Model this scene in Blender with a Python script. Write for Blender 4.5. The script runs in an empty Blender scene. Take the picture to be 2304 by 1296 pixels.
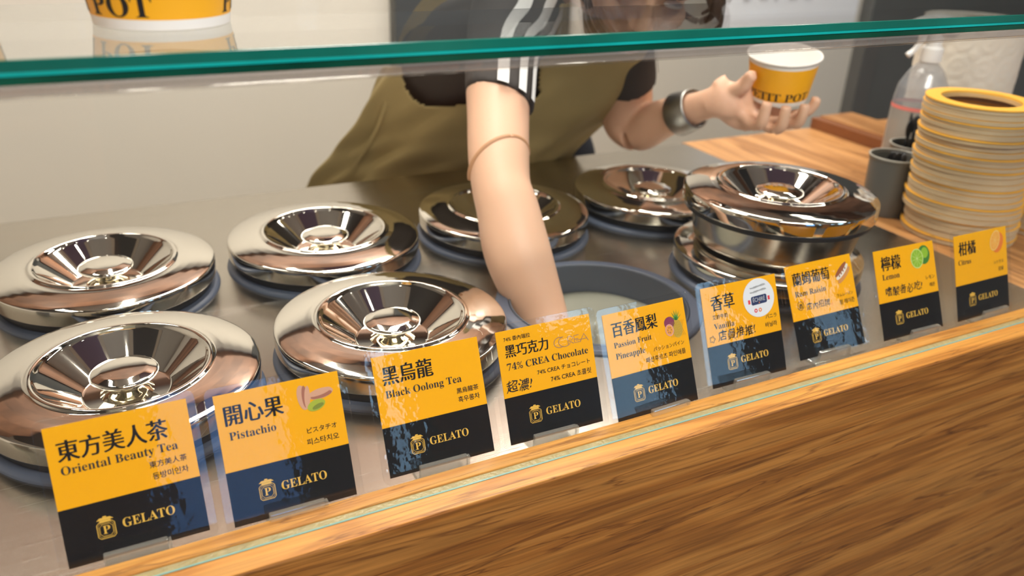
import bpy, bmesh, math, random
from mathutils import Vector, Matrix
import numpy as np
random.seed(4)
PI = math.pi
S = bpy.context.scene
COL = S.collection

# ------------------------------------------------------------------ camera
CP = Vector((0.00498, -0.73493, 0.44518))
RX = Vector((0.889991, -0.454432, 0.037526)); UP = Vector((0.167296, 0.401983, 0.900234)); FW = Vector((0.42418, 0.794922, -0.433786))
FPX = 1876.487
cd = bpy.data.cameras.new('camera'); cam = bpy.data.objects.new('camera', cd); COL.objects.link(cam)
cd.sensor_width = 36; cd.lens = FPX / 2304 * 36
m = Matrix.Identity(4)
for i in range(3):
    m[i][0] = RX[i]; m[i][1] = UP[i]; m[i][2] = -FW[i]; m[i][3] = CP[i]
cam.matrix_world = m
cd.clip_start = .02
cd.dof.use_dof = True; cd.dof.focus_distance = .73; cd.dof.aperture_fstop = 4.8
S.camera = cam
S.view_settings.view_transform = 'Standard'; S.view_settings.look = 'None'
S.view_settings.gamma = 1; S.view_settings.use_curve_mapping = False
S.view_settings.exposure = 0.16
S.cycles.transparent_max_bounces = 32; S.cycles.max_bounces = 10; S.cycles.glossy_bounces = 6
S.cycles.sample_clamp_indirect = 6

def at(x, y, t):            # pixel of the 2304x1296 frame and depth -> world
    return CP + (RX * ((x - 1152) / FPX) - UP * ((y - 648) / FPX) + FW) * t
def pix(p):
    q = Vector(p) - CP; d = q.dot(FW)
    return 1152 + FPX * q.dot(RX) / d, 648 - FPX * q.dot(UP) / d

# ------------------------------------------------------------------ world and lights
w = bpy.data.worlds.new('world'); S.world = w; w.use_nodes = True
w.node_tree.nodes['Background'].inputs[0].default_value = (.9, .85, .8, 1); w.node_tree.nodes['Background'].inputs[1].default_value = .4

def area(name, loc, target, sx, sy, power, col):
    l = bpy.data.lights.new(name, 'AREA'); l.shape = 'RECTANGLE'; l.size = sx; l.size_y = sy; l.energy = power; l.color = col
    o = bpy.data.objects.new(name, l); COL.objects.link(o); o.location = loc
    o.rotation_euler = (Vector(target) - Vector(loc)).to_track_quat('-Z', 'Y').to_euler()
    return o
area('ceiling_light_front', (.3, -1.5, 1.82), (.4, -.1, 0), 1.3, .3, 50, (1, .94, .86))
area('ceiling_light_back', (1.0, 1.2, 1.88), (.9, 1.3, 0), 2.4, .3, 62, (1, .94, .86))

# ------------------------------------------------------------------ materials
MATS = {}
def nodes(name):
    mt = bpy.data.materials.new(name); mt.use_nodes = True
    MATS[name] = mt
    nt = mt.node_tree
    return mt, nt, nt.nodes['Principled BSDF']
def mat(name, col, rough=.5, metal=0, spec=.5, coat=0, noise=0, nscale=30, bump=0, bscale=200, emit=None, estr=1, sss=0, trans=0):
    mt, nt, b = nodes(name)
    b.inputs['Base Color'].default_value = (*col, 1); b.inputs['Roughness'].default_value = rough
    b.inputs['Metallic'].default_value = metal; b.inputs['Specular IOR Level'].default_value = spec
    b.inputs['Coat Weight'].default_value = coat
    if trans: b.inputs['Transmission Weight'].default_value = trans
    if sss:
        b.inputs['Subsurface Weight'].default_value = sss; b.inputs['Subsurface Radius'].default_value = (.012, .005, .003)
        b.inputs['Subsurface Scale'].default_value = 1
    g = nt.nodes.new('ShaderNodeNewGeometry')
    if noise:
        n = nt.nodes.new('ShaderNodeTexNoise'); n.inputs['Scale'].default_value = nscale; n.inputs['Detail'].default_value = 4
        nt.links.new(g.outputs['Position'], n.inputs['Vector'])
        mx = nt.nodes.new('ShaderNodeMix'); mx.data_type = 'RGBA'
        mx.inputs[6].default_value = (*[c * (1 - noise) for c in col], 1); mx.inputs[7].default_value = (*[min(1, c * (1 + noise)) for c in col], 1)
        nt.links.new(n.outputs['Fac'], mx.inputs[0]); nt.links.new(mx.outputs[2], b.inputs['Base Color'])
    if bump:
        n = nt.nodes.new('ShaderNodeTexNoise'); n.inputs['Scale'].default_value = bscale; n.inputs['Detail'].default_value = 3
        nt.links.new(g.outputs['Position'], n.inputs['Vector'])
        bp = nt.nodes.new('ShaderNodeBump'); bp.inputs['Strength'].default_value = bump; bp.inputs['Distance'].default_value = .001
        nt.links.new(n.outputs['Fac'], bp.inputs['Height']); nt.links.new(bp.outputs['Normal'], b.inputs['Normal'])
    if emit:
        b.inputs['Emission Color'].default_value = (*emit, 1); b.inputs['Emission Strength'].default_value = estr
    return mt

def film(name, tint=(1, 1, 1), rough=.02, f0=.04, wave=0, wscale=60, haze=0, hcol=(.8, .85, .9)):
    """clear sheet: transparent with a Schlick reflection, optional ripple and a little haze"""
    mt, nt, b = nodes(name); nt.nodes.remove(b)
    out = nt.nodes['Material Output']
    tr = nt.nodes.new('ShaderNodeBsdfTransparent'); tr.inputs[0].default_value = (*tint, 1)
    gl = nt.nodes.new('ShaderNodeBsdfGlossy'); gl.inputs['Roughness'].default_value = rough
    lw = nt.nodes.new('ShaderNodeLayerWeight'); lw.inputs[0].default_value = .5
    p = nt.nodes.new('ShaderNodeMath'); p.operation = 'POWER'; p.inputs[1].default_value = 5
    a = nt.nodes.new('ShaderNodeMath'); a.operation = 'MULTIPLY_ADD'; a.inputs[1].default_value = 1 - f0; a.inputs[2].default_value = f0
    nt.links.new(lw.outputs['Facing'], p.inputs[0]); nt.links.new(p.outputs[0], a.inputs[0])
    mx = nt.nodes.new('ShaderNodeMixShader'); nt.links.new(a.outputs[0], mx.inputs[0])
    if haze:
        df = nt.nodes.new('ShaderNodeBsdfDiffuse'); df.inputs[0].default_value = (*hcol, 1)
        mh = nt.nodes.new('ShaderNodeMixShader'); mh.inputs[0].default_value = haze
        nt.links.new(tr.outputs[0], mh.inputs[1]); nt.links.new(df.outputs[0], mh.inputs[2]); nt.links.new(mh.outputs[0], mx.inputs[1])
    else:
        nt.links.new(tr.outputs[0], mx.inputs[1])
    nt.links.new(gl.outputs[0], mx.inputs[2]); nt.links.new(mx.outputs[0], out.inputs[0])
    if wave:
        g = nt.nodes.new('ShaderNodeNewGeometry'); n = nt.nodes.new('ShaderNodeTexNoise'); n.inputs['Scale'].default_value = wscale; n.inputs['Detail'].default_value = 3
        nt.links.new(g.outputs['Position'], n.inputs['Vector'])
        bp = nt.nodes.new('ShaderNodeBump'); bp.inputs['Strength'].default_value = 1; bp.inputs['Distance'].default_value = wave
        nt.links.new(n.outputs['Fac'], bp.inputs['Height']); nt.links.new(bp.outputs['Normal'], gl.inputs['Normal'])
    return mt

def stretch_noise(nt, scale, detail=4, dist=0, off=(0, 0, 0)):
    g = nt.nodes.new('ShaderNodeNewGeometry'); mp = nt.nodes.new('ShaderNodeMapping')
    mp.inputs['Scale'].default_value = scale; mp.inputs['Location'].default_value = off
    n = nt.nodes.new('ShaderNodeTexNoise'); n.inputs['Scale'].default_value = 1; n.inputs['Detail'].default_value = detail
    n.inputs['Distortion'].default_value = dist
    nt.links.new(g.outputs['Position'], mp.inputs['Vector']); nt.links.new(mp.outputs[0], n.inputs['Vector'])
    return n
def ramp(nt, src, stops):
    r = nt.nodes.new('ShaderNodeValToRGB'); e = r.color_ramp.elements
    while len(e) < len(stops): e.new(.5)
    for k, (p, c) in enumerate(stops): e[k].position = p; e[k].color = (*c, 1)
    nt.links.new(src, r.inputs[0]); return r
def wood(name, dark, mid, light, rough=.35, along='x', streak=.55, sc=1.0):
    mt, nt, b = nodes(name)
    big = (1.1, 17, 17) if along == 'x' else (17, 1.1, 17)
    fine = (9, 330, 330) if along == 'x' else (330, 9, 330)
    big = tuple(v * sc for v in big)
    n1 = stretch_noise(nt, big, 5, .9)
    # growth rings: sine of the broad noise
    m1 = nt.nodes.new('ShaderNodeMath'); m1.operation = 'MULTIPLY'; m1.inputs[1].default_value = 30
    m2 = nt.nodes.new('ShaderNodeMath'); m2.operation = 'SINE'
    m3 = nt.nodes.new('ShaderNodeMath'); m3.operation = 'MULTIPLY_ADD'; m3.inputs[1].default_value = .5; m3.inputs[2].default_value = .5
    nt.links.new(n1.outputs['Fac'], m1.inputs[0]); nt.links.new(m1.outputs[0], m2.inputs[0]); nt.links.new(m2.outputs[0], m3.inputs[0])
    r = ramp(nt, m3.outputs[0], [(0, dark), (.3, mid), (1, light)])
    n2 = stretch_noise(nt, fine, 3, 0, (3, 1, 2))
    r2 = ramp(nt, n2.outputs['Fac'], [(.35, (streak, streak, streak)), (.62, (1, 1, 1)), (.78, (1.12, 1.12, 1.12))])
    mx = nt.nodes.new('ShaderNodeMix'); mx.data_type = 'RGBA'; mx.blend_type = 'MULTIPLY'; mx.inputs[0].default_value = .75
    nt.links.new(r.outputs[0], mx.inputs[6]); nt.links.new(r2.outputs[0], mx.inputs[7])
    # long dark veins
    n3 = stretch_noise(nt, tuple(v * 1.2 for v in big), 5, 1.4, (7, 3, 5))
    r3 = ramp(nt, n3.outputs['Fac'], [(.485, (1, 1, 1)), (.5, (.34, .26, .22)), (.515, (1, 1, 1))])
    mx2 = nt.nodes.new('ShaderNodeMix'); mx2.data_type = 'RGBA'; mx2.blend_type = 'MULTIPLY'; mx2.inputs[0].default_value = .75
    nt.links.new(mx.outputs[2], mx2.inputs[6]); nt.links.new(r3.outputs[0], mx2.inputs[7])
    # slow tonal change
    n4 = stretch_noise(nt, (big[0] * .9, big[1] * .3, big[2] * .3), 2, .4, (1, 9, 4))
    r4 = ramp(nt, n4.outputs['Fac'], [(.3, (.82, .78, .75)), (.7, (1.1, 1.08, 1.05))])
    mx3 = nt.nodes.new('ShaderNodeMix'); mx3.data_type = 'RGBA'; mx3.blend_type = 'MULTIPLY'; mx3.inputs[0].default_value = .9
    nt.links.new(mx2.outputs[2], mx3.inputs[6]); nt.links.new(r4.outputs[0], mx3.inputs[7])
    nt.links.new(mx3.outputs[2], b.inputs['Base Color']); b.inputs['Roughness'].default_value = rough
    bp = nt.nodes.new('ShaderNodeBump'); bp.inputs['Strength'].default_value = .25; bp.inputs['Distance'].default_value = .0006
    nt.links.new(n2.outputs['Fac'], bp.inputs['Height']); nt.links.new(bp.outputs['Normal'], b.inputs['Normal'])
    return mt

def steel(name, col, rough, along=(2, 420, 420), bump=.12):
    mt, nt, b = nodes(name)
    b.inputs['Base Color'].default_value = (*col, 1); b.inputs['Metallic'].default_value = 1
    n = stretch_noise(nt, along, 4)
    mr = nt.nodes.new('ShaderNodeMapRange'); mr.inputs['To Min'].default_value = rough - .05; mr.inputs['To Max'].default_value = rough + .07
    nt.links.new(n.outputs['Fac'], mr.inputs['Value']); nt.links.new(mr.outputs[0], b.inputs['Roughness'])
    b.inputs['Anisotropic'].default_value = .6
    bp = nt.nodes.new('ShaderNodeBump'); bp.inputs['Strength'].default_value = bump; bp.inputs['Distance'].default_value = .0003
    nt.links.new(n.outputs['Fac'], bp.inputs['Height']); nt.links.new(bp.outputs['Normal'], b.inputs['Normal'])
    return mt

STEEL = steel('brushed_steel', (.49, .455, .40), .24, (7, 1300, 1300), .10)
CHROME = mat('polished_steel', (.80, .765, .70), .045, 1)
BRASSY = mat('polished_knob_neck', (.78, .70, .50), .08, 1)
PLUG = steel('lid_body_steel', (.62, .58, .52), .16, (40, 40, 300), .05)
GASKET = mat('black_rubber', (.012, .013, .016), .35)
COLLAR = mat('blue_grey_plastic', (.075, .09, .13), .38)
TUBIN = mat('tub_inner_plastic', (.08, .09, .112), .42, noise=.12, nscale=25)
ICE = mat('pale_green_ice_cream', (.27, .265, .21), .55, bump=.6, bscale=120, noise=.06, nscale=40)
WOODF = wood('teak_fascia', (.32, .118, .019), (.43, .168, .028), (.50, .215, .043), .4)
WOODL = wood('teak_ledge', (.46, .185, .028), (.56, .245, .042), (.62, .29, .055), .42, streak=.7, sc=1.6)
WOODT = wood('table_wood', (.42, .19, .06), (.55, .27, .095), (.66, .34, .13), .4, along='y', streak=.7, sc=.8)
WALL = mat('warm_white_paint', (.67, .61, .52), .6, noise=.02, nscale=3)
WALLG = mat('grey_paint', (.46, .445, .41), .6, noise=.03, nscale=3)
CEIL = mat('ceiling_paint', (.55, .50, .44), .7, noise=.02, nscale=2)
REFLT = mat('reflected_terracotta', (.19, .09, .05), .55, noise=.95, nscale=4.5)  # brown of the unseen panels added for the lids to mirror
REFLG = mat('reflected_grey', (.42, .41, .40), .55, noise=.1, nscale=4)
REFLD = mat('reflected_dark', (.05, .05, .055), .5)
PLUM = mat('reflected_plum', (.14, .10, .17), .6)  # tone of one unseen ceiling panel added for lid reflections
FLOOR = mat('floor_tiles', (.22, .19, .16), .4, noise=.1, nscale=5)
DARKP = mat('charcoal_panel', (.055, .055, .052), .35, noise=.1, nscale=6)
SLATE = mat('slate_panel', (.10, .10, .095), .5, noise=.1, nscale=6)
YEL = mat('amber_card_print', (1.0, .455, .0015), .6, spec=.12, noise=.015, nscale=60)
BLK = mat('black_card_print', (.004, .005, .007), .6, spec=.08)
INK = mat('black_ink', (.012, .010, .010), .5)
MARK = mat('marker_ink', (.02, .017, .016), .5)
GOLD = mat('amber_ink', (.86, .50, .06), .5)
BROWNI = mat('bronze_ink', (.42, .22, .10), .4)
GLASS = film('clear_glass', (.985, .995, .99), .005, .035)
SHELFG = film('shelf_glass', (.96, .985, .975), .005, .045)
POUCH = film('clear_sleeve', (.97, .975, .98), .03, .034, .00028, 55)
ACR = film('clear_acrylic', (.90, .92, .91), .05, .14, haze=.16, hcol=(.75, .72, .66))
TEAL1 = mat('teal_glass_edge', (.006, .135, .10), .12, noise=.75, nscale=7, spec=.8)
TEAL2 = mat('cyan_glass_edge', (.006, .36, .33), .15, noise=.4, nscale=14)
TEAL3 = mat('deep_green_glass_edge', (.002, .06, .035), .12, noise=.8, nscale=12, spec=.8)
CUPO = mat('amber_cup_paper', (.90, .42, .010), .4)
CUPW = mat('white_cup_paper', (.82, .79, .74), .5)
SKIN = mat('skin', (.76, .46, .31), .5, sss=.12, noise=.05, nscale=18)
LIP = mat('lips', (.50, .16, .13), .4)
SHIRT = mat('charcoal_cotton', (.045, .038, .035), .85, bump=.3, bscale=500, noise=.15, nscale=12)
WHITEC = mat('white_cotton', (.80, .79, .77), .8, bump=.2, bscale=500)
APRON = mat('olive_canvas', (.33, .245, .10), .75, bump=.3, bscale=700, noise=.12, nscale=9)
TROUS = mat('dark_navy_cloth', (.022, .026, .038), .85, bump=.3, bscale=500)
HAIR = mat('dark_brown_hair', (.045, .024, .014), .4, bump=.6, bscale=180)
WATCH = mat('watch_band_metal', (.42, .42, .40), .3, 1, bump=.4, bscale=900)
EYEW = mat('eye_white', (.8, .78, .75), .2)
GREYC = mat('grey_cup', (.115, .115, .105), .45)
GREYR = mat('grey_cup_rim', (.36, .34, .29), .4)
SPOON = mat('black_plastic_spoon', (.012, .012, .014), .25)
BOTTLE = film('frosted_bottle', (.80, .82, .84), .2, .06, haze=.22, hcol=(.62, .63, .66))
WHITEP = mat('white_plastic', (.80, .79, .76), .35)
LABELB = film('bottle_label_film', (.75, .72, .68), .3, .04, haze=.35, hcol=(.60, .56, .50))
PINK = mat('pink_print', (.75, .20, .17), .5)
TISSUE = mat('tissue_paper', (.66, .61, .52), .9, bump=1, bscale=90)
BOXS = mat('pale_pressed_paper', (.56, .42, .25), .65, noise=.12, nscale=35)
BOXR = mat('amber_paper_rim', (.86, .44, .045), .5, noise=.08, nscale=60)
BOXI = mat('tan_paper_inside', (.50, .30, .12), .6)
POSTER = mat('white_poster', (.86, .86, .87), .6)
GREENF = mat('lime_green_print', (.30, .52, .02), .5)
GREEND = mat('dark_green_print', (.05, .22, .02), .5)
PALEG = mat('pale_green_print', (.62, .76, .22), .5)
LAMPM = mat('lamp_glow', (1, 1, 1), .5, emit=(1, .93, .82), estr=22)
LAMPR = mat('lamp_housing', (.05, .05, .05), .4)
WINM = mat('daylight_window', (.5, .6, .7), .5, emit=(.13, .40, 1), estr=2.9)
WINB = mat('bright_daylight_window', (.5, .6, .7), .5, emit=(.40, .68, 1), estr=6)
TERRA = mat('reflected_clay', (.42, .17, .075), .5, noise=.4, nscale=6)  # for the unseen shelving and panels added behind the viewer for reflections

# ------------------------------------------------------------------ helpers
def link(name, me, parent=None, loc=None):
    o = bpy.data.objects.new(name, me); COL.objects.link(o)
    if parent: o.parent = parent
    if loc is not None: o.location = loc
    return o
def tag(o, label, cat=None, group=None, kind=None):
    if label: o['label'] = label
    if cat: o['category'] = cat
    if group: o['group'] = group
    if kind: o['kind'] = kind
    return o
def thing(name, label, cat, loc=(0, 0, 0), rot=None, group=None):
    o = bpy.data.objects.new(name, None); COL.objects.link(o); o.location = loc; o.empty_display_size = .02
    if rot is not None: o.rotation_euler = rot
    return tag(o, label, cat, group)
def mesh(name, vs, fs, mats, smooth=False, mi=None):
    me = bpy.data.meshes.new(name); me.from_pydata([tuple(v) for v in vs], [], fs)
    for k in (mats if isinstance(mats, (list, tuple)) else [mats]): me.materials.append(k)
    if mi is not None: me.polygons.foreach_set('material_index', mi)
    if smooth: me.polygons.foreach_set('use_smooth', [True] * len(me.polygons))
    me.update(); return me
def box(x0, x1, y0, y1, z0, z1, mt, name='box', bevel=0):
    bm = bmesh.new()
    bmesh.ops.create_cube(bm, size=1)
    for v in bm.verts:
        v.co = Vector(((x0 + x1) / 2 + v.co.x * (x1 - x0), (y0 + y1) / 2 + v.co.y * (y1 - y0), (z0 + z1) / 2 + v.co.z * (z1 - z0)))
    if bevel: bmesh.ops.bevel(bm, geom=bm.edges[:], offset=bevel, segments=2, affect='EDGES', profile=.5)
    me = bpy.data.meshes.new(name); bm.to_mesh(me); bm.free(); me.materials.append(mt)
    return me
def lathe(prof, n, mats, name='lathe', mi=None, flip=False, sharp=35):
    """prof: [(r,z)] turned about z; mi: material index per profile segment"""
    vs = []; fs = []; ms = []; rings = []
    for r, z in prof:
        if r < 1e-6: rings.append([len(vs)]); vs.append((0, 0, z))
        else:
            rings.append(list(range(len(vs), len(vs) + n)))
            vs += [(r * math.cos(2 * PI * k / n), r * math.sin(2 * PI * k / n), z) for k in range(n)]
    for i in range(len(prof) - 1):
        a, b = rings[i], rings[i + 1]
        for k in range(n):
            k2 = (k + 1) % n
            if len(a) == 1 and len(b) == 1: continue
            if len(a) == 1: f = (a[0], b[k2], b[k])
            elif len(b) == 1: f = (a[k], a[k2], b[0])
            else: f = (a[k], a[k2], b[k2], b[k])
            fs.append(f[::-1] if flip else f); ms.append(mi[i] if mi else 0)
    me = mesh(name, vs, fs, mats, True, ms)
    me.set_sharp_from_angle(angle=math.radians(sharp))
    return me
def smooth_prof(pts, r=.002, k=4):
    """round the corners of a profile"""
    out = [pts[0]]
    for i in range(1, len(pts) - 1):
        p = Vector(pts[i]); a = Vector(pts[i - 1]) - p; b = Vector(pts[i + 1]) - p
        q = min(r, a.length * .45, b.length * .45)
        s = p + a.normalized() * q; e = p + b.normalized() * q
        for j in range(k + 1):
            t = j / k; out.append(tuple(s * (1 - t) ** 2 + p * 2 * t * (1 - t) + e * t ** 2))
    out.append(pts[-1]); return out
def catmull(rows, n):
    """rows: list of tuples; n samples between; smooth interpolation of every number"""
    R = [np.array(r, float) for r in rows]; R = [2 * R[0] - R[1]] + R + [2 * R[-1] - R[-2]]
    out = []
    for i in range(1, len(R) - 2):
        p0, p1, p2, p3 = R[i - 1:i + 3]
        for j in range(n):
            t = j / n
            out.append(.5 * ((2 * p1) + (-p0 + p2) * t + (2 * p0 - 5 * p1 + 4 * p2 - p3) * t * t + (-p0 + 3 * p1 - 3 * p2 + p3) * t ** 3))
    out.append(R[-2]); return out
def sections(rows, n=5, toward=None):
    """rows (x,y,z,a,b) -> smooth list of (centre, side vector*a, toward-camera vector*b)"""
    rr = catmull(rows, n); out = []
    for i, r in enumerate(rr):
        c = Vector(r[:3]); T = (Vector(rr[min(i + 1, len(rr) - 1)][:3]) - Vector(rr[max(i - 1, 0)][:3])).normalized()
        V = (CP - c if toward is None else Vector(toward)); V = (V - T * V.dot(T)).normalized()
        Sd = V.cross(T).normalized()
        if Sd.dot(RX) < 0: Sd = -Sd
        out.append((c, Sd * abs(r[3]), V * abs(r[4])))
    return out
def level(secs):
    out = []
    for c, a, b in secs:
        V = CP - c; V = (V - RX * V.dot(RX)).normalized(); out.append((c, RX * a.length, V * b.length))
    return out
def loft(secs, nth, mt, name='loft', th0=0, th1=2 * PI, cap=True, off=0, fn=None, solid=0):
    vs = []; fs = []; full = abs(th1 - th0 - 2 * PI) < 1e-6; m_ = nth if full else nth + 1
    for i, (c, a, b) in enumerate(secs):
        for k in range(m_):
            th = th0 + (th1 - th0) * k / nth
            p = a * math.cos(th) + b * math.sin(th)
            if off: p = p + p.normalized() * off
            if fn: p = p + p.normalized() * fn(i / (len(secs) - 1), th)
            vs.append(c + p)
    for i in range(len(secs) - 1):
        for k in range(nth):
            k2 = (k + 1) % m_
            fs.append((i * m_ + k, i * m_ + k2, (i + 1) * m_ + k2, (i + 1) * m_ + k))
    if cap and full:
        for ring, c in ((0, secs[0][0]), ((len(secs) - 1) * m_, secs[-1][0])):
            vs.append(c); ci = len(vs) - 1
            for k in range(m_):
                k2 = (k + 1) % m_
                fs.append((ci, ring + k2, ring + k) if ring == 0 else (ci, ring + k, ring + k2))
    return mesh(name, vs, fs, mt, True)
def rows_px(L):     # (px,py,depth,width px,ratio) -> x,y,z,a,b
    out = []
    for (x, y, t, wd, q) in L:
        p = at(x, y, t); a = wd / 2 / FPX * t; out.append((p.x, p.y, p.z, a, a * q))
    return out
def merge(mes, name, mt):
    vs = []; fs = []
    for me in mes:
        n = len(vs); vs += [v.co.copy() for v in me.vertices]; fs += [tuple(i + n for i in p.vertices) for p in me.polygons]
    return mesh(name, vs, fs, mt, True)
def remeshed(me, voxel, smooth_it, mt, name):
    o = bpy.data.objects.new('tmp', me); COL.objects.link(o)
    md = o.modifiers.new('r', 'REMESH'); md.mode = 'VOXEL'; md.voxel_size = voxel; md.use_smooth_shade = True
    sm = o.modifiers.new('s', 'SMOOTH'); sm.factor = .5; sm.iterations = smooth_it
    bpy.context.view_layer.update()
    e = bpy.data.meshes.new_from_object(o.evaluated_get(bpy.context.evaluated_depsgraph_get()))
    bpy.data.objects.remove(o); e.materials.clear(); e.materials.append(mt); e.name = name
    e.polygons.foreach_set('use_smooth', [True] * len(e.polygons)); return e
def tube(pts, r, mt, name='tube', n=10, k=5, closed=False):
    rows = [(*p, (r[i] if isinstance(r, (list, tuple)) else r), (r[i] if isinstance(r, (list, tuple)) else r)) for i, p in enumerate(pts)]
    return loft(sections(rows, k), n, mt, name)
def ellipsoid(c, ax, mt, name='ell', seg=20):
    """ax: three vectors"""
    bm = bmesh.new(); bmesh.ops.create_uvsphere(bm, u_segments=seg, v_segments=seg // 2 + 2, radius=1)
    for v in bm.verts: v.co = Vector(c) + ax[0] * v.co.x + ax[1] * v.co.y + ax[2] * v.co.z
    me = bpy.data.meshes.new(name); bm.to_mesh(me); bm.free(); me.materials.append(mt)
    me.polygons.foreach_set('use_smooth', [True] * len(me.polygons)); return me

# ---- lettering
SERIF = {}
for i in range(26):
    SERIF[chr(65 + i)] = chr(0x1D400 + i); SERIF[chr(97 + i)] = chr(0x1D41A + i)
for i in range(10): SERIF[chr(48 + i)] = chr(0x1D7CE + i)
_tc = {}
def glyphs(text, style):
    """flat outline triangles of a line of text, unit em, starting at x=0: (verts, faces, width)"""
    key = (text, style)
    if key in _tc: return _tc[key]
    body = ''.join(SERIF.get(c, c) for c in text) if style in 's' else text
    c = bpy.data.curves.new('t', 'FONT'); c.body = body; c.resolution_u = 4
    o = bpy.data.objects.new('t', c); COL.objects.link(o); bpy.context.view_layer.update()
    me = bpy.data.meshes.new_from_object(o.evaluated_get(bpy.context.evaluated_depsgraph_get()))
    bpy.data.objects.remove(o); bpy.data.curves.remove(c)
    V = np.array([v.co[:2] for v in me.vertices]); F_ = [tuple(p.vertices) for p in me.polygons]
    if len(V) == 0: V = np.zeros((3, 2)); F_ = [(0, 1, 2)]
    x0 = V[:, 0].min(); V[:, 0] -= x0
    reps = {'c': [(-.028, 0), (-.014, 0), (0, 0), (.014, 0), (.028, .004)], 'k': [(-.012, 0), (.012, 0), (0, .010), (0, -.010)], 's': [(0, 0)],
            'h': [(0, 0), (.016, .012)]}[style]
    VV = []; FF = []
    for a, b in reps:
        n = sum(len(q) for q in VV); VV.append(V + [a, b]); FF += [tuple(i + n for i in f) for f in F_]
    V = np.vstack(VV)
    if style == 'h':    # hand-written: wobble and slant
        V = np.c_[V[:, 0] + .10 * V[:, 1] + .05 * np.sin(V[:, 1] * 7 + V[:, 0] * 2), V[:, 1] + .05 * np.sin(V[:, 0] * 3.1) + .03 * np.sin(V[:, 0] * 9 + V[:, 1] * 5)]
    _tc[key] = (V, FF, V[:, 0].max())
    bpy.data.meshes.remove(me)
    return _tc[key]
def ribbon(pts, wd, closed=False):
    """flat stroked line in 2D -> verts, faces"""
    P = [Vector(p) for p in pts]; n = len(P); vs = []; fs = []
    for i in range(n):
        a = P[(i - 1) % n] if (closed or i) else P[0]; b = P[(i + 1) % n] if (closed or i < n - 1) else P[-1]
        t = (b - a).normalized() if (b - a).length > 1e-9 else Vector((1, 0)); q = Vector((-t.y, t.x)) * wd / 2
        vs += [P[i] + q, P[i] - q]
    for i in range(n if closed else n - 1):
        j = (i + 1) % n; fs.append((2 * i, 2 * i + 1, 2 * j + 1, 2 * j))
    return vs, fs
def arc(cx, cy, rx, ry, a0, a1, n=24, rot=0):
    o = []
    for k in range(n + 1):
        a = math.radians(a0 + (a1 - a0) * k / n); x, y = rx * math.cos(a), ry * math.sin(a)
        o.append((cx + x * math.cos(rot) - y * math.sin(rot), cy + x * math.sin(rot) + y * math.cos(rot)))
    return o
class Flat:
    """collects flat printed shapes lying in the local x-z plane at y = -depth"""
    def __init__(s): s.v = []; s.f = []; s.m = []; s.mats = []
    def add(s, v2, faces, mt, y):
        if mt not in s.mats: s.mats.append(mt)
        n = len(s.v); s.v += [(p[0], -y, p[1]) for p in v2]; s.f += [tuple(i + n for i in f) for f in faces]; s.m += [s.mats.index(mt)] * len(faces)
    def poly(s, pts, mt, y): s.add(pts, [tuple(range(len(pts)))], mt, y)
    def ell(s, cx, cy, rx, ry, mt, y, rot=0, n=28): s.poly(arc(cx, cy, rx, ry, 0, 360 - 360 / n, n - 1, rot), mt, y)
    def line(s, pts, wd, mt, y, closed=False): v, f = ribbon(pts, wd, closed); s.add(v, f, mt, y)
    def build(s, name, parent): return link(name, mesh(name, s.v, s.f, s.mats, False, s.m), parent)

# ------------------------------------------------------------------ the room
XL, XR, YB, YF, ZF, ZC = -2.0, 4.7, 1.75, -3.6, -.95, 1.95
def setting(name, me): return tag(link(name, me), None, kind='structure')
setting('floor', box(XL - .1, XR + .1, YF - .1, YB + .1, ZF - .1, ZF, FLOOR))
setting('ceiling', box(XL - .1, XR + .1, YF - .1, YB + .1, ZC, ZC + .1, CEIL))
setting('wall_back', box(XL - .1, XR + .1, YB, YB + .1, ZF, ZC, WALL))
setting('wall_left', box(XL - .1, XL, YF, YB, ZF, ZC, WALL))
setting('wall_right', box(XR, XR + .1, YF, YB, ZF, ZC, WALLG))
setting('wall_front', box(XL - .1, XR + .1, YF - .1, YF, ZF, ZC, mat('shop_front_wall', (.13, .105, .085), .6, noise=.5, nscale=3)))
o = setting('door_1', box(.875, 1.48, YB - .05, YB + .0, ZF, 1.3, DARKP, 'door', .004))
link('door_handle', box(1.40, 1.42, YB - .09, YB - .05, -.1, .06, CHROME, 'h', .003), o)
setting('backdrop_panel_1', box(2.87, XR, YB - .06, YB, ZF, ZC, SLATE, 'backdrop_panel'))
# daylight window behind the customer side
for k, (x0, x1, z0, z1, mm) in enumerate([(.04, .62, .0, 1.5, WINM), (1.02, 1.12, .5, 1.3, WINB), (1.95, 2.25, .95, 1.35, WINB), (2.55, 3.08, .15, 1.45, WINB), (3.85, 4.15, .9, 1.5, WINB)]):
    o = setting('window_%d' % (k + 1), box(x0, x1, YF, YF + .02, z0, z1, mm, 'window'))
    link('window_frame', box(x0 - .04, x0, YF, YF + .05, z0 - .04, z1 + .04, DARKP, 'frame'), o)
    link('window_frame', box(x1, x1 + .04, YF, YF + .05, z0 - .04, z1 + .04, DARKP, 'frame'), o)
    link('window_frame', box(x0, x1, YF, YF + .05, z1, z1 + .04, DARKP, 'frame'), o)
for k, (x0, x1, mm) in enumerate([(.7, .98, DARKP), (1.25, 1.75, TERRA), (3.3, 3.6, DARKP), (4.2, 4.6, TERRA)]):  # unseen upright panels added so the lid cones mirror streaks
    setting('backdrop_panel_%d' % (k + 2), box(x0, x1, YF, YF + .06, ZF, ZC, mm, 'backdrop_panel'))
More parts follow.
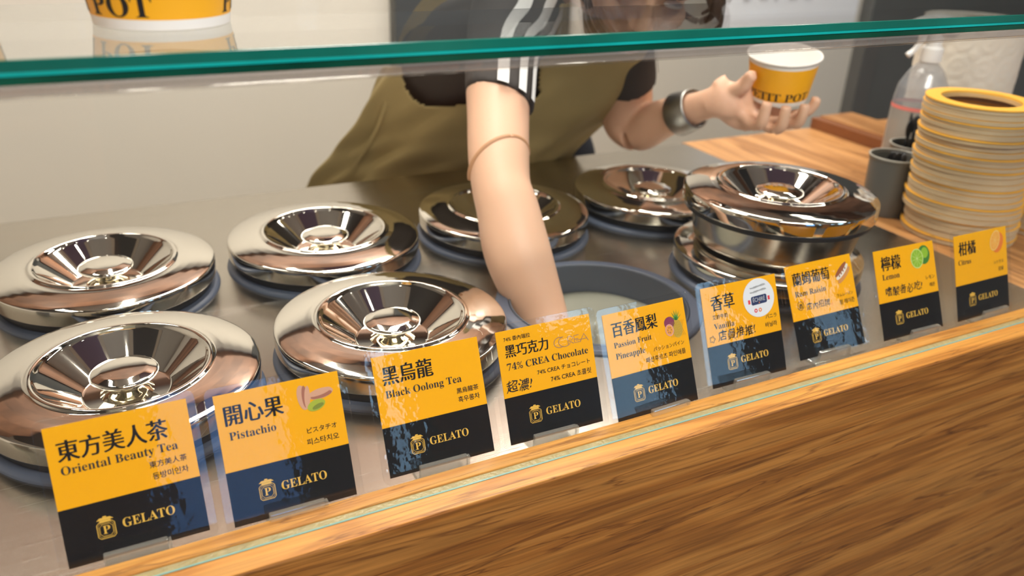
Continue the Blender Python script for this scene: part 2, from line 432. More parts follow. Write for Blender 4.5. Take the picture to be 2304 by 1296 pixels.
# unseen ceiling panels, added to give the lids grey and dark tones to mirror
for k in range(8):
    setting('backdrop_panel_%d' % (k + 6), box(-1.95 + k * .82, -1.95 + k * .82 + .70, -1.0, 1.70, ZC - .03, ZC, (REFLG, REFLD, REFLG, PLUM, REFLG, REFLD, REFLT, REFLG)[k], 'backdrop_panel'))
setting('backdrop_panel_14', box(XL, XR, YB - .12, YB, 1.02, ZC - .031, REFLT, 'backdrop_panel'))  # unseen brown band added high on the wall for brown lid reflections
# unseen shelving added behind the viewer, only for warm tones in reflections
sh = thing('reflection_shelf', 'unseen terracotta shelving added behind the viewer for warm reflections', 'shelf', (-1.1, YF + .2, ZF))
for k in range(6):
    link('shelf_board', box(-.85, 1.15, -.18, .18, .1 + k * .42, .13 + k * .42, TERRA), sh)
for k in range(4):
    link('upright', box(-.85 + k * .65, -.80 + k * .65, -.18, .18, 0, 2.4, TERRA), sh)
link('back_board', box(-.85, 1.15, -.19, -.18, 0, 2.4, TERRA), sh)
# ceiling spot lamps
lampme = lathe([(0, -.012), (.028, -.012), (.030, -.008)], 24, LAMPM, 'glow')
hous = lathe([(.030, -.008), (.036, -.014), (.040, -.010), (.040, 0), (0, 0)], 24, LAMPR, 'housing')
k = 0
for (lx, ly) in [(-.5, .35), (-.1, .30), (.3, .62), (.75, .28), (1.2, .55), (1.7, .3), (-.2, -.35), (.45, -.25), (1.0, -.35), (1.6, -.2), (.1, .95), (.9, .95)]:
    t = thing('ceiling_lamp', 'small round warm spot lamp in the ceiling above the counter', 'lamp', (lx, ly, ZC - .03), group='ceiling spots')
    link('lamp_glass', lampme, t); link('lamp_housing', hous, t)
for (lx, ly, wx, wy) in [(-.55, 1.0, .10, 1.0), (.15, 1.15, .10, .9), (1.45, 1.05, .1, 1.0), (2.4, .6, .1, 1.4)]:
    t = thing('strip_lamp', 'long slim white strip lamp on the ceiling behind the counter', 'lamp', (lx, ly, ZC - .03), group='strip lamps')
    link('diffuser', box(-wx / 2, wx / 2, -wy / 2, wy / 2, -.02, -.005, LAMPM), t)
    link('lamp_housing', box(-wx / 2 - .01, wx / 2 + .01, -wy / 2 - .01, wy / 2 + .01, -.005, 0, LAMPR), t)
# poster on the back wall, blurred marks
t = thing('wall_poster', 'white poster with a row of dark marks on the back wall at right', 'poster', (2.42, YB - .004, .16))
link('sheet', box(-.30, .42, -.004, .004, -.13, .75, POSTER, 'sheet'), t)
fl = Flat()
random.seed(11)
for k in range(5):
    cx = -.16 + k * .075; cz = -.045
    for j in range(7):
        a = random.uniform(-.018, .018); b = random.uniform(-.03, .03)
        if random.random() < .5: fl.line([(cx - .02, cz + b), (cx + .02, cz + b + .004)], .007, INK, .006)
        else: fl.line([(cx + a, cz - .03), (cx + a * .8, cz + .03)], .008, INK, .006)
tag(fl.build('printed_marks', t), None, kind='stuff')

# ------------------------------------------------------------------ counter
YBE, YGL, YIN, YFR, ZL = .5355, -.248, -.2275, -.2735, .012
XA, XZ = -.75, 1.055
SX, SY, RL = .257, .2537, .12
ct = thing('serving_counter', 'ice cream serving counter with brushed steel top and teak front', 'counter', (0, 0, 0))
# steel top with one open well
hx, hy, hr = 2 * SX, 0., .1135; q = .135; NH = 96
vs = []; fs = []
for k in range(NH):
    a = 2 * PI * k / NH; c, s = math.cos(a), math.sin(a); mxx = max(abs(c), abs(s))
    vs.append((hx + hr * c, hy + hr * s, 0)); vs.append((hx + q * c / mxx, hy + q * s / mxx, 0))
for k in range(NH):
    j = (k + 1) % NH; fs.append((2 * k, 2 * k + 1, 2 * j + 1, 2 * j))
def quad(x0, x1, y0, y1, z=0):
    n = len(vs); vs.extend([(x0, y0, z), (x1, y0, z), (x1, y1, z), (x0, y1, z)]); fs.append((n, n + 1, n + 2, n + 3))
quad(XA, XZ, hy + q, YBE); quad(XA, XZ, YIN, hy - q); quad(XA, hx - q, hy - q, hy + q); quad(hx + q, XZ, hy - q, hy + q)
for (x0, y0, x1, y1) in [(XA, YBE, XZ, YBE), (XZ, YBE, XZ, YIN)]:
    n = len(vs); vs.extend([(x0, y0, 0), (x1, y1, 0), (x1, y1, -.035), (x0, y0, -.035)]); fs.append((n, n + 1, n + 2, n + 3))
link('steel_top', mesh('steel_top', vs, fs, STEEL), ct)
link('rear_panel', box(XA, XZ - .01, YBE - .03, YBE - .01, ZF, -.035, STEEL), ct)
link('end_panel', box(XZ - .03, XZ - .01, YFR + .02, YBE - .01, ZF, -.035, SLATE), ct)
link('front_board', box(XA, XZ + 1.4, YFR, YFR + .022, ZF, ZL - .0, WOODF, 'front', .0012), ct)
link('ledge_strip', box(XA, XZ + 1.4, YFR + .0005, YGL - .0035, ZL - .02, ZL + .0008, WOODL, 'ledge', .0008), ct)
link('ledge_strip', box(XA, XZ + 1.4, YGL + .0055, YIN, -.0, ZL + .0004, WOODL, 'ledge', .001), ct)
link('glass_channel', box(XA, XZ + 1.4, YGL - .0035, YGL + .0055, ZL - .02, ZL - .0012, mat('silicone_seal', (.33, .27, .13), .35, noise=.3, nscale=150, bump=.8, bscale=300)), ct)
link('glass_foot_line', box(XA, XZ + 1.4, YGL - .0048, YGL - .0034, ZL - .01, ZL + .0014, mat('pale_cyan_glass_line', (.20, .36, .32), .2), 'line'), ct)
# glass
pane = link('glass_screen', box(XA, XZ + 1.38, YGL - .003, YGL + .003, ZL - .007, .3385, GLASS, 'pane'))
tag(pane, 'upright clear glass screen standing in the wooden ledge groove', 'glass screen')
ZS, DS = .3578, .0125
gs = thing('glass_shelf', 'clear glass shelf with green edge above the counter', 'shelf', (0, 0, ZS))
SY0, SY1 = -.247, -.035
link('shelf_plate', box(XA, XZ + 1.38, SY0 + .002, SY1, -DS + .0002, 0, SHELFG), gs)
link('front_edge', box(XA, XZ + 1.38, SY0, SY0 + .003, -.0060, 0.0001, TEAL1, 'e', .0004), gs)
link('edge_interlayer', box(XA, XZ + 1.38, SY0 - .0006, SY0 + .003, -.0078, -.0060, TEAL2, 'e'), gs)
link('front_edge', box(XA, XZ + 1.38, SY0, SY0 + .003, -DS, -.0078, TEAL3, 'e', .0004), gs)
link('bevelled_seam', box(XA, XZ + 1.38, SY0 - .001, SY0 + .004, -DS - .0065, -DS, film('polished_bevel', (.86, .84, .82), .08, .22, .0006, 30, haze=.18, hcol=(.6, .55, .5)), 'e', .0015), gs)
for px_ in (XA + .02, 2.3):
    link('shelf_bracket', box(px_ - .01, px_ + .01, SY0 + .01, SY1, -ZS + .012 if px_ > 1 else -ZS, -DS, CHROME, 'b', .002), gs)

# ------------------------------------------------------------------ lids and wells
LH = .035
prof = smooth_prof([(.1125, .0165), (.1195, .0165), (.1200, .0300), (.1194, .0342), (.1172, .0353), (.112, .0368), (.104, .0385), (.096, .0398), (.088, .0407), (.0800, .0411), (.0775, .0433), (.0745, .0433), (.0715, .0395), (.0380, .0130), (.0, .0125)], .0016, 4)
lid_me = lathe(prof, 128, CHROME, 'lid_plate', sharp=60)
gask_me = lathe([(.100, .0175), (.1135, .0175), (.1145, .013), (.1135, .0062), (.100, .0062)], 96, GASKET, 'gasket')
knob_me = lathe(smooth_prof([(0, .0385), (.020, .0372), (.0285, .0345), (.0300, .0325), (.0285, .0300), (.018, .0265), (.0125, .0240)], .0018, 4), 64, CHROME, 'knob', flip=True, sharp=70)
neck_me = lathe(smooth_prof([(.0127, .0243), (.0115, .0205), (.0125, .0185), (.0200, .0150), (.0235, .0126)], .0015, 4), 64, BRASSY, 'neck', flip=True, sharp=70)
plug_me = lathe(smooth_prof([(.1125, .0165), (.1085, .0165), (.108, .010), (.100, -.030), (.096, -.034), (.0, -.034)], .003, 4), 96, PLUG, 'plug', flip=True, sharp=60)
gask2_me = lathe([(.105, .0168), (.1165, .0168), (.1175, .0145), (.1165, .0098), (.105, .0095)], 96, GASKET, 'gasket2')
collar_me = lathe(smooth_prof([(.1075, -.03), (.1075, .0050), (.1095, .0052), (.1185, .0050), (.1222, .0026), (.1228, .0001)], .0012, 3), 128, COLLAR, 'collar', flip=True, sharp=50)
def make_lid(x, y, label, z=0, full=False, rot=0):
    t = thing('steel_lid', label, 'lid', (x, y, z), (0, 0, rot), group='round steel lids on the counter')
    link('lid_plate', lid_me, t); k = link('knob', knob_me, t); link('knob_neck', neck_me, k)
    link('gasket', gask2_me if full else gask_me, t)
    if full: link('plug', plug_me, t)
    return t
LN = {(0, 0): 'largest mirror-polished steel lid, behind the Oriental Beauty Tea card', (1, 0): 'polished steel lid directly behind the Black Oolong Tea card',
      (0, 1): 'polished steel lid at far left of the back row', (1, 1): 'polished steel lid in the back row left of the reaching arm',
      (2, 1): 'steel lid partly hidden behind the bare forearm', (3, 1): 'steel lid in the back row right of the arm, reflecting brown',
      (3, 0): 'lower steel lid under the raised lid, behind the Vanilla card'}
CN = {(0, 0): 'behind the Oriental Beauty Tea card', (1, 0): 'behind the Black Oolong Tea card', (0, 1): 'under the far left lid of the back row', (1, 1): 'under the back row lid left of the arm',
      (2, 1): 'under the lid hidden by the forearm', (3, 1): 'under the back row lid right of the arm', (3, 0): 'under the two stacked lids', (2, 0): 'of the open well the hand reaches into'}
for (i, j), lab in LN.items():
    make_lid(i * SX, j * SY, lab, rot=.7 * i + j)
make_lid(3 * SX + .004, -.0, 'raised steel lid with black gasket, resting on top of another lid', .0780, True, .4)
for (i, j), lab in CN.items():
    o = link('well_collar', collar_me, None, (i * SX, j * SY, 0)); tag(o, 'blue-grey plastic collar ring ' + lab, 'ring', 'collar rings of the wells')
# open tub
t = thing('ice_cream_tub', 'open dark grey tub sunk in the steel top', 'tub', (hx, hy, 0))
link('tub_wall', lathe(smooth_prof([(.1070, .004), (.1055, .0065), (.1040, .004), (.0990, -.165), (.095, -.170), (0, -.172)], .002, 3), 96, TUBIN, 'tub_wall', sharp=50), t)
link('tub_outside', lathe([(.1070, .004), (.1068, -.02), (.1065, -.172), (0, -.175)], 64, COLLAR, 'out', flip=True), t)
vs = []; fs = []; n = 64; R_ = 14
for i in range(R_ + 1):
    for k in range(n):
        a = 2 * PI * k / n; r = .1005 * i / R_
        z = -.032 + .0025 * math.sin(5 * r / .1 + 2 * math.cos(a)) + .002 * math.sin(3 * a + 40 * r) - (.068 * math.exp(-((r * math.cos(a) + .045) ** 2 + (r * math.sin(a) + .040) ** 2) / .0018))
        vs.append((r * math.cos(a), r * math.sin(a), z))
for i in range(R_):
    for k in range(n):
        j = (k + 1) % n; fs.append((i * n + k, (i + 1) * n + k, (i + 1) * n + j, i * n + j))
n0 = len(vs)
for k in range(n): vs.append((.0985 * math.cos(2 * PI * k / n), .0985 * math.sin(2 * PI * k / n), -.165))
for k in range(n): fs.append((R_ * n + k, n0 + k, n0 + (k + 1) % n, R_ * n + (k + 1) % n))
o = link('ice_cream', mesh('ice_cream', vs, fs, ICE, True), None, (hx, hy, 0)); tag(o, 'pale greenish ice cream filling the open tub', 'ice cream', kind='stuff')
# scoop in the hand
hdl = at(1285, 852, .965); sc0 = hdl + Vector((.010, -.012, -.042))
t = thing('ice_cream_scoop', 'metal ice cream spade held by the hand inside the open tub', 'scoop', sc0)
link('blade', ellipsoid((0, 0, 0), [Vector((.022, 0, 0)), Vector((0, .034, 0)), Vector((0, 0, .004))], CHROME, 'blade', 24), t)
link('handle', tube([(0, .0, .002), (-.004, .006, .018), (-.010, .012, .046)], [.005, .006, .007], CHROME, 'handle', 12), t)

# ------------------------------------------------------------------ name cards
CW, CHH, LEAN = .0938, .1001, .4188
cx = [-.0088, .102, .2263, .3367, .4416, .5612, .6834, .8022, .9228]
yaw = [-.0028, .0019, -.0127, -.0192, .04, -.0284, -.021, -.0266, .0008]
dl = [-.0112, -.0094, .0106, -.0163, .0158, -.0071, .0608, .0183, -.0616]
dy = [.0004, -.0052, .0012, .0006, -.008, .0012, .008, .0013, .0004]
rl = [.0047, -.0058, .0023, .0046, -.0083, .0139, .0177, .0059, .0006]
CY, CZ = -.2132, .0062
TX = {0: [("c", "東方美人茶", 0.070, 0.758, 0.835), ("s", "Oriental Beauty Tea", 0.071, 0.653, 0.883), ("k", "東方美人茶", 0.660, 0.562, 0.932), ("k", "동방미인차", 0.669, 0.476, 0.930)],
1: [("c", "開心果", 0.063, 0.772, 0.522), ("s", "Pistachio", 0.073, 0.650, 0.439), ("k", "ピスタチオ", 0.677, 0.570, 0.926), ("k", "피스타치오", 0.662, 0.480, 0.929)],
2: [("c", "黑烏龍", 0.074, 0.769, 0.539), ("s", "Black Oolong Tea", 0.076, 0.651, 0.790), ("k", "黑烏龍茶", 0.727, 0.560, 0.940), ("k", "흑우롱차", 0.730, 0.484, 0.940)],
3: [("k", "74% 委內瑞拉", 0.073, 0.908, 0.346), ("c", "黑巧克力", 0.073, 0.771, 0.524), ("s", "74% CREA Chocolate", 0.070, 0.650, 0.936), ("k", "74% CREA チョコレート", 0.369, 0.560, 0.942), ("k", "74% CREA 초콜릿", 0.501, 0.472, 0.944), ("h", "超濃!", 0.032, 0.462, 0.305)],
4: [("c", "百香鳳梨", 0.086, 0.790, 0.639), ("s", "Passion Fruit", 0.083, 0.680, 0.540), ("s", "Pineapple", 0.085, 0.575, 0.439), ("k", "パッションパイン", 0.542, 0.563, 0.933), ("k", "패션후르츠 파인애플", 0.431, 0.476, 0.936)],
5: [("c", "香草", 0.110, 0.768, 0.417), ("k", "艾許牛奶", 0.105, 0.677, 0.307), ("s", "Vanilla", 0.110, 0.575, 0.378), ("h", "店員推推!", 0.144, 0.457, 0.647), ("k", "バニラ", 0.803, 0.567, 0.956), ("k", "바닐라", 0.789, 0.483, 0.949)],
6: [("c", "蘭姆葡萄", 0.087, 0.790, 0.640), ("s", "Rum Raisin", 0.085, 0.663, 0.552), ("h", "店內招牌", 0.215, 0.506, 0.580), ("h", "酒", 0.103, 0.535, 0.171), ("k", "ラムレーズン", 0.697, 0.565, 0.948), ("k", "럼 레이즌", 0.723, 0.482, 0.957)],
7: [("c", "檸檬", 0.103, 0.777, 0.425), ("s", "Lemon", 0.098, 0.665, 0.380), ("k", "レモン", 0.812, 0.576, 0.959), ("k", "레몬", 0.859, 0.487, 0.952), ("h", "嗜酸者必吃!", 0.115, 0.484, 0.735)],
8: [("c", "柑橘", 0.081, 0.773, 0.402), ("s", "Citrus", 0.062, 0.653, 0.300), ("k", "シトラス", 0.733, 0.577, 0.921), ("k", "감귤", 0.818, 0.488, 0.917)]}
CLAB = ['amber and black Oriental Beauty Tea card, nearest at the left end', 'amber and black Pistachio card with a pistachio picture', 'plain amber and black Black Oolong Tea card',
        'amber and black chocolate card with a bronze outline word mark', 'Passion Fruit Pineapple card with a pineapple picture and strong glare', 'Vanilla card with a round white butter sticker',
        'Rum Raisin card with a filled roll picture', 'Lemon card with a green lime picture', 'Citrus card with an orange picture, farthest at the right end']
INKL = {'c': INK, 's': INK, 'k': INK, 'h': MARK}
def U(u): return (u - .5) * CW
def V_(v): return v * CHH
def place_text(parent, style, text, u0, v, u1, mt, y=.00055, hs=1.0):
    V, Fc, wd = glyphs(text, style)
    s = (U(u1) - U(u0)) / wd
    P = np.c_[U(u0) + V[:, 0] * s, V_(v) + V[:, 1] * s * hs]
    fl = Flat(); fl.add(P, Fc, mt, y); return fl.build('lettering', parent)
def emblem(parent):
    fl = Flat(); y = .00055; ox, oz = U(.291), V_(.205)
    def octo(w_, h_, c_): return [(ox + a, oz + b) for a, b in [(-w_ + c_, -h_), (w_ - c_, -h_), (w_, -h_ + c_), (w_, h_ - c_), (w_ - c_, h_), (-w_ + c_, h_), (-w_, h_ - c_), (-w_, -h_ + c_)]]
    fl.line(octo(.0058, .0058, .0015), .0005, GOLD, y, True); fl.line(octo(.0049, .0049, .0013), .00025, GOLD, y, True); fl.line(octo(.0042, .0042, .0018), .0003, GOLD, y, True)
    zt = oz + .0060
    fl.poly([(ox - .0038, zt), (ox + .0038, zt), (ox + .0036, zt + .0012), (ox - .0036, zt + .0012)], GOLD, y)
    fl.poly([(ox - .0056, zt + .0013), (ox + .0056, zt + .0013), (ox + .0035, zt + .0030), (ox - .0035, zt + .0030)], GOLD, y)
    fl.poly([(ox - .0014, zt + .0031), (ox + .0014, zt + .0031), (ox + .0010, zt + .0040), (ox - .0010, zt + .0040)], GOLD, y)
    V, Fc, wd = glyphs('P', 's'); s = .0048 / wd
    fl.add(np.c_[ox - .0023 + V[:, 0] * s, oz - .0027 + V[:, 1] * s * 1.05], Fc, GOLD, y + .00002)
    return fl.build('jar_emblem', parent)
def rrect(x0, x1, z0, z1, r, n=5):
    o = []
    for (cx_, cz_, a0) in [(x1 - r, z1 - r, 0), (x0 + r, z1 - r, 90), (x0 + r, z0 + r, 180), (x1 - r, z0 + r, 270)]:
        for k in range(n + 1):
            a = math.radians(a0 + 90 * k / n); o.append((cx_ + r * math.cos(a), cz_ + r * math.sin(a)))
    return o
def prism_xz(poly, y0, y1, mt, name):
    n = len(poly); vs = [(x, y0, z) for x, z in poly] + [(x, y1, z) for x, z in poly]
    fs = [tuple(range(n)), tuple(range(2 * n - 1, n - 1, -1))] + [(i, n + i, n + (i + 1) % n, (i + 1) % n) for i in range(n)]
    return mesh(name, vs, fs, mt)
def picture(i, parent):
    fl = Flat(); y = .00055
    def c(r, g, b, nm): return MATS.get(nm) or mat(nm, (r, g, b), .5)
    if i == 1:
        sh_ = c(.72, .38, .24, 'shell_print'); si = c(.42, .15, .09, 'shell_inner_print'); nut = c(.42, .48, .03, 'nut_print'); nd = c(.22, .26, .02, 'nut_dark_print')
        x, z = U(.775), V_(.845)
        fl.ell(x - .0085, z + .0005, .0040, .0098, sh_, y, .10); fl.ell(x - .0068, z + .001, .0022, .0086, si, y + .00002, -.02); fl.ell(x - .0050, z, .0022, .0090, sh_, y + .00004, -.12)
        fl.ell(x + .0055, z + .0010, .0100, .0040, sh_, y + .00006, .10); fl.ell(x + .0060, z - .0002, .0085, .0024, si, y + .00008, .10); fl.ell(x + .0052, z + .0022, .0090, .0024, sh_, y + .0001, .16)
        fl.ell(x + .001, z - .0072, .0072, .0042, nut, y + .00012, .25); fl.ell(x + .0022, z - .0084, .0048, .0018, nd, y + .00014, .3)
    elif i == 4:
        pn = c(.66, .42, .03, 'pineapple_print'); pd = c(.36, .20, .02, 'pineapple_dark_print'); lf = c(.08, .30, .04, 'leaf_print'); pu = c(.26, .03, .09, 'passion_print'); pk = c(.80, .36, .28, 'passion_rind_print'); or_ = c(.85, .36, .03, 'passion_flesh_print')
        x, z = U(.875), V_(.77)
        fl.ell(x, z - .005, .0062, .0088, pn, y)
        for a in range(-3, 4):
            fl.line([(x + a * .0018 - .003, z - .0125), (x + a * .0018 + .003, z + .0025)], .0003, pd, y + .00002); fl.line([(x + a * .0018 + .003, z - .0125), (x + a * .0018 - .003, z + .0025)], .0003, pd, y + .00002)
        for a in (-60, -35, -12, 12, 35, 60):
            r = math.radians(a); fl.poly([(x - .0012, z + .003), (x + .0012, z + .003), (x + math.sin(r) * .008, z + .003 + math.cos(r) * .0105)], lf, y + .00004)
        fl.ell(x - .0085, z + .002, .0062, .0058, pu, y); fl.ell(x - .0095, z - .0048, .0050, .0058, pk, y + .00006, .2); fl.ell(x - .0095, z - .0048, .0038, .0045, or_, y + .00008, .2)
        for a in range(6): fl.ell(x - .0095 + .002 * math.cos(a), z - .0048 + .0025 * math.sin(a), .0005, .0007, pu, y + .0001, 0, 8)
    elif i == 6:
        bn = c(.70, .30, .08, 'bun_print'); bd = c(.35, .10, .03, 'bun_dark_print'); cr = c(.85, .78, .66, 'cream_print')
        x, z = U(.85), V_(.815)
        fl.ell(x + .0008, z - .0030, .0125, .0036, bn, y, .66); fl.ell(x - .0012, z + .0008, .0120, .0034, cr, y + .00002, .66); fl.ell(x - .0028, z + .0036, .0115, .0026, bd, y + .00004, .66)
        for a in (-.006, -.002, .002, .006): fl.ell(x - .0012 + a * .8, z + .0004 + a * .62, .0009, .0013, bd, y + .00006, 0, 10)
    elif i == 7:
        x, z = U(.70), V_(.83)
        fl.ell(x + .0115, z + .0028, .0095, .0108, GREEND, y); fl.ell(x + .013, z + .005, .0055, .0062, GREENF, y + .00002)
        fl.ell(x, z, .0100, .0112, PALEG, y + .00004); fl.ell(x, z, .0088, .0100, GREENF, y + .00006)
        for a in range(10):
            r = a * PI / 5 + .2; fl.line([(x, z), (x + .0086 * math.cos(r), z + .0098 * math.sin(r))], .0004, PALEG, y + .00008)
        fl.ell(x, z, .0012, .0013, PALEG, y + .0001)
    elif i == 8:
        oo = c(.90, .22, .02, 'orange_rind_print'); of = c(.95, .42, .05, 'orange_flesh_print'); op = c(.98, .62, .18, 'orange_pith_print')
        x, z = U(.785), V_(.845)
        fl.ell(x + .004, z - .002, .0095, .0125, oo, y, -.5); fl.ell(x - .001, z + .001, .0085, .0125, op, y + .00002, -.45); fl.ell(x - .001, z + .001, .0074, .0112, of, y + .00004, -.45)
        for a in range(9):
            r = a * 2 * PI / 9; fl.line([(x - .001, z + .001), (x - .001 + .0078 * math.cos(r), z + .001 + .0098 * math.sin(r))], .0005, op, y + .00006)
    elif i == 5:
        wh = c(.84, .84, .86, 'sticker_white'); nv = c(.015, .03, .11, 'navy_print'); rd = c(.80, .04, .05, 'red_print'); og = c(.90, .25, .05, 'orange_dot_print')
        x, z = U(.742), V_(.795); y += .0001
        fl.ell(x, z, .0198, .0196, wh, y, 0, 48)
        fl.line([(x - .014, z - .0028), (x + .014, z - .0020)], .0042, rd, y + .00002)
        fl.line([(x - .0112, z - .0024), (x + .0112, z - .0018)], .0062, wh, y + .00003)
        b_ = [(x - .0100, z - .0056), (x - .0088, z - .0068), (x + .0088, z - .0062), (x + .0100, z - .0050), (x + .0100, z + .0014), (x + .0088, z + .0026), (x - .0088, z + .0020), (x - .0100, z + .0008)]
        fl.poly(b_, nv, y + .00005)
        V, Fc, wd = glyphs('ÉCHIRÉ', 'k'); s = .0155 / wd
        fl.add(np.c_[x - .0078 + V[:, 0] * s, z - .0036 + V[:, 1] * s * 1.2], Fc, wh, y + .00007)
        fl.ell(x, z - .0050, .0007, .0007, og, y + .00008, 0, 8)
        for k, (dx, mm) in enumerate([(-.0055, rd), (0, og), (.0055, WHITEP)]):
            fl.line(arc(x + dx, z - .0125, .0015, .0015, 0, 345, 20), .0012 if k < 2 else .0004, mm, y + .00005, True)
        for zz, ww in ((.0115, .020), (.0070, .021)):
            pts = [(x - ww / 2 + ww * k / 60, z + zz + .0012 * math.sin(k * 1.25) * (1 if (k // 14) % 2 else .55) + .0009 * math.sin((k - 30) / 20)) for k in range(61)]
            fl.line(pts, .0004, INK, y + .00005)
    elif i == 3:
        y2 = y; z0 = V_(.765); h = .0068
        fl.line(arc(U(.645), z0 + h / 2, .0058, h / 2 + .0012, 55, 305, 26), .0007, BROWNI, y2)
        fl.line(arc(U(.700), z0 + h / 2, .0062, h / 2 + .0012, 100, 330, 26), .0007, BROWNI, y2)
        xx = U(.735); fl.line([(xx, z0), (xx, z0 + h), (xx + .0040, z0 + h), (xx + .0052, z0 + h * .75), (xx + .0040, z0 + h * .5), (xx + .0006, z0 + h * .5), (xx + .0056, z0)], .0007, BROWNI, y2)
        xx = U(.805); fl.line([(xx + .0050, z0 + h), (xx, z0 + h), (xx, z0 + .0004), (xx + .0050, z0 + .0004)], .0007, BROWNI, y2); fl.line([(xx, z0 + h / 2), (xx + .0042, z0 + h / 2)], .0007, BROWNI, y2)
        xx = U(.865); fl.line([(xx, z0), (xx + .0048, z0 + h), (xx + .0086, z0)], .0009, BROWNI, y2); fl.line([(xx - .004, z0 + .0022), (xx + .0072, z0 + .0022)], .0006, BROWNI, y2)
    else:
        return None
    return fl.build('printed_picture', parent)
def card_frame(i):
    l = LEAN + dl[i]; ya = yaw[i]; X = Vector((math.cos(ya), math.sin(ya), 0)); B = Vector((-math.sin(ya), math.cos(ya), 0))
    Uv = Vector((0, 0, 1)) * math.cos(l) + B * math.sin(l)
    X2 = X * math.cos(rl[i]) + Uv * math.sin(rl[i]); U2 = Uv * math.cos(rl[i]) - X * math.sin(rl[i]); N = X2.cross(U2)   # N points to the viewer
    m = Matrix.Identity(4)
    for k in range(3): m[k][0] = X2[k]; m[k][1] = -N[k]; m[k][2] = U2[k]
    m.translation = Vector((cx[i], CY + dy[i], CZ)); return m
pouch_me = prism_xz(rrect(-CW / 2 - .0058, CW / 2 + .0058, -.0048, CHH + .0058, .0055), -.0009, .0006, POUCH, 'sleeve')
for i in range(9):
    t = thing('flavour_card', CLAB[i], 'card', (0, 0, 0), group='flavour cards along the ledge'); t.matrix_world = card_frame(i)
    sheet = link('printed_sheet', box(-CW / 2, CW / 2, -.0003, .0003, .415 * CHH, CHH, YEL, 'sheet'), t)
    link('black_panel', box(-CW / 2, CW / 2, -.0003, .0003, 0, .415 * CHH, BLK, 'panel'), sheet)
    for (st, tx, u0, v, u1) in TX[i]: place_text(sheet, st, tx, u0, v, u1, INKL[st], hs=1.12 if st == 'c' else 1.0)
    place_text(sheet, 's', 'GELATO', .405, .190, .778, GOLD, hs=1.1)
    emblem(sheet); picture(i, sheet)
    if i == 5 or i == 6:
        fl = Flat()
        if i == 5:
            x, z = U(.07), V_(.485)
            fl.line([(x + .0028 * (1 + .25 * math.cos(5 * a)) * math.cos(a), z + .0028 * (1 + .25 * math.cos(5 * a)) * math.sin(a)) for a in [k * 2 * PI / 40 for k in range(40)]], .0006, MARK, .00056, True)
        else:
            fl.line(arc(U(.137), V_(.565), .0042, .0046, 0, 350, 30), .0005, MARK, .00056, True)
            rd = MATS.get('red_print'); fl.line([(U(.19), V_(.60)), (U(.20), V_(.595)), (U(.225), V_(.645))], .0006, rd, .00057); fl.line([(U(.59), V_(.50)), (U(.61), V_(.515))], .0006, rd, .00057)
        fl.build('drawn_doodle', sheet)
    link('clear_sleeve', pouch_me, t)
# clear acrylic holders at the card feet (behind the ledge)
hol = [-.012, .100, .222, .3275, .445, .552, .672, .805, .9255]
hlab = ['Oriental Beauty Tea', 'Pistachio', 'Black Oolong Tea', 'chocolate', 'Passion Fruit Pineapple', 'Vanilla', 'Rum Raisin', 'Lemon', 'Citrus']
for i in range(9):
    t = thing('card_holder', 'small clear acrylic block at the foot of the %s card' % hlab[i], 'card holder', (hol[i], CY + dy[i] - .0086, 0), (0, 0, yaw[i]), group='clear acrylic card holders')
    link('front_lip', box(-.021, .021, -.0035, .0010, 0.0002, .0185, ACR, 'lip', .0008), t)
    link('foot_plate', box(-.021, .021, .0012, .026, 0.0002, .0025, ACR, 'foot', .0005), t)
    link('lip_end', box(.0213, .0233, -.0030, .0010, 0.0002, .0170, ACR, 'end', .0004), t)

# ------------------------------------------------------------------ paper cups
CH_ = .066
def cup_r(z): return .0415 + (.0515 - .0415) * z / CH_
cup_prof = [(0, .005), (.0400, .004), (.0405, 0), (cup_r(0), 0), (cup_r(.0060), .0060), (cup_r(.0061), .0061), (cup_r(.0565), .0565), (cup_r(.0566), .0566), (cup_r(.0625), .0625), (.0530, .0632), (.0538, .0648), (.0530, .0662), (.0515, .0660), (.0505, .0640), (.0405, .0065), (0, .006)]
cup_me = lathe(cup_prof, 96, [CUPW, CUPO], 'cup', [0, 0, 0, 0, 0, 1, 0, 0, 0, 0, 0, 0, 0, 0, 0], flip=False, sharp=50)
def wrap_text(text, ang, z0, cap, mt, parent, sq=1.0):
    """lettering bent round the cup; ang = angle of the left end, letters read left to right seen from outside"""
    V, Fc, wd = glyphs(text, 's'); s = cap / .70; vs = []
    for x, y in V:
        z = z0 + y * s; r = cup_r(z) + .00025; a = ang + x * s * sq / cup_r(z0); vs.append((r * math.cos(a), r * math.sin(a), z))
    return link('lettering', mesh('lettering', vs, Fc, mt), parent)
TWD = glyphs('PETIT POT', 's')[2] * .0132 / .70 * 1.08 / cup_r(.0078)
def paper_cup(loc, rot, label, ang0):
    t = thing('paper_cup', label, 'paper cup', loc, rot, group='amber paper cups')
    link('cup_body', cup_me, t)
    for a_ in ang0: wrap_text('PETIT POT', a_, .0078, .0132, INK, t, 1.08)
    return t
dirc = math.atan2(CP.y + .132, CP.x - .062)
cupA = paper_cup((.0622, -.1315, ZS + .0003), None, 'amber and white paper cup standing on the glass shelf', (dirc - .12 - TWD, dirc + .98))
paper_cup((-.0735, -.150, ZS + .0003), None, 'paper cup on the glass shelf cut off by the left edge', (dirc - 1.4, dirc + 1.5))

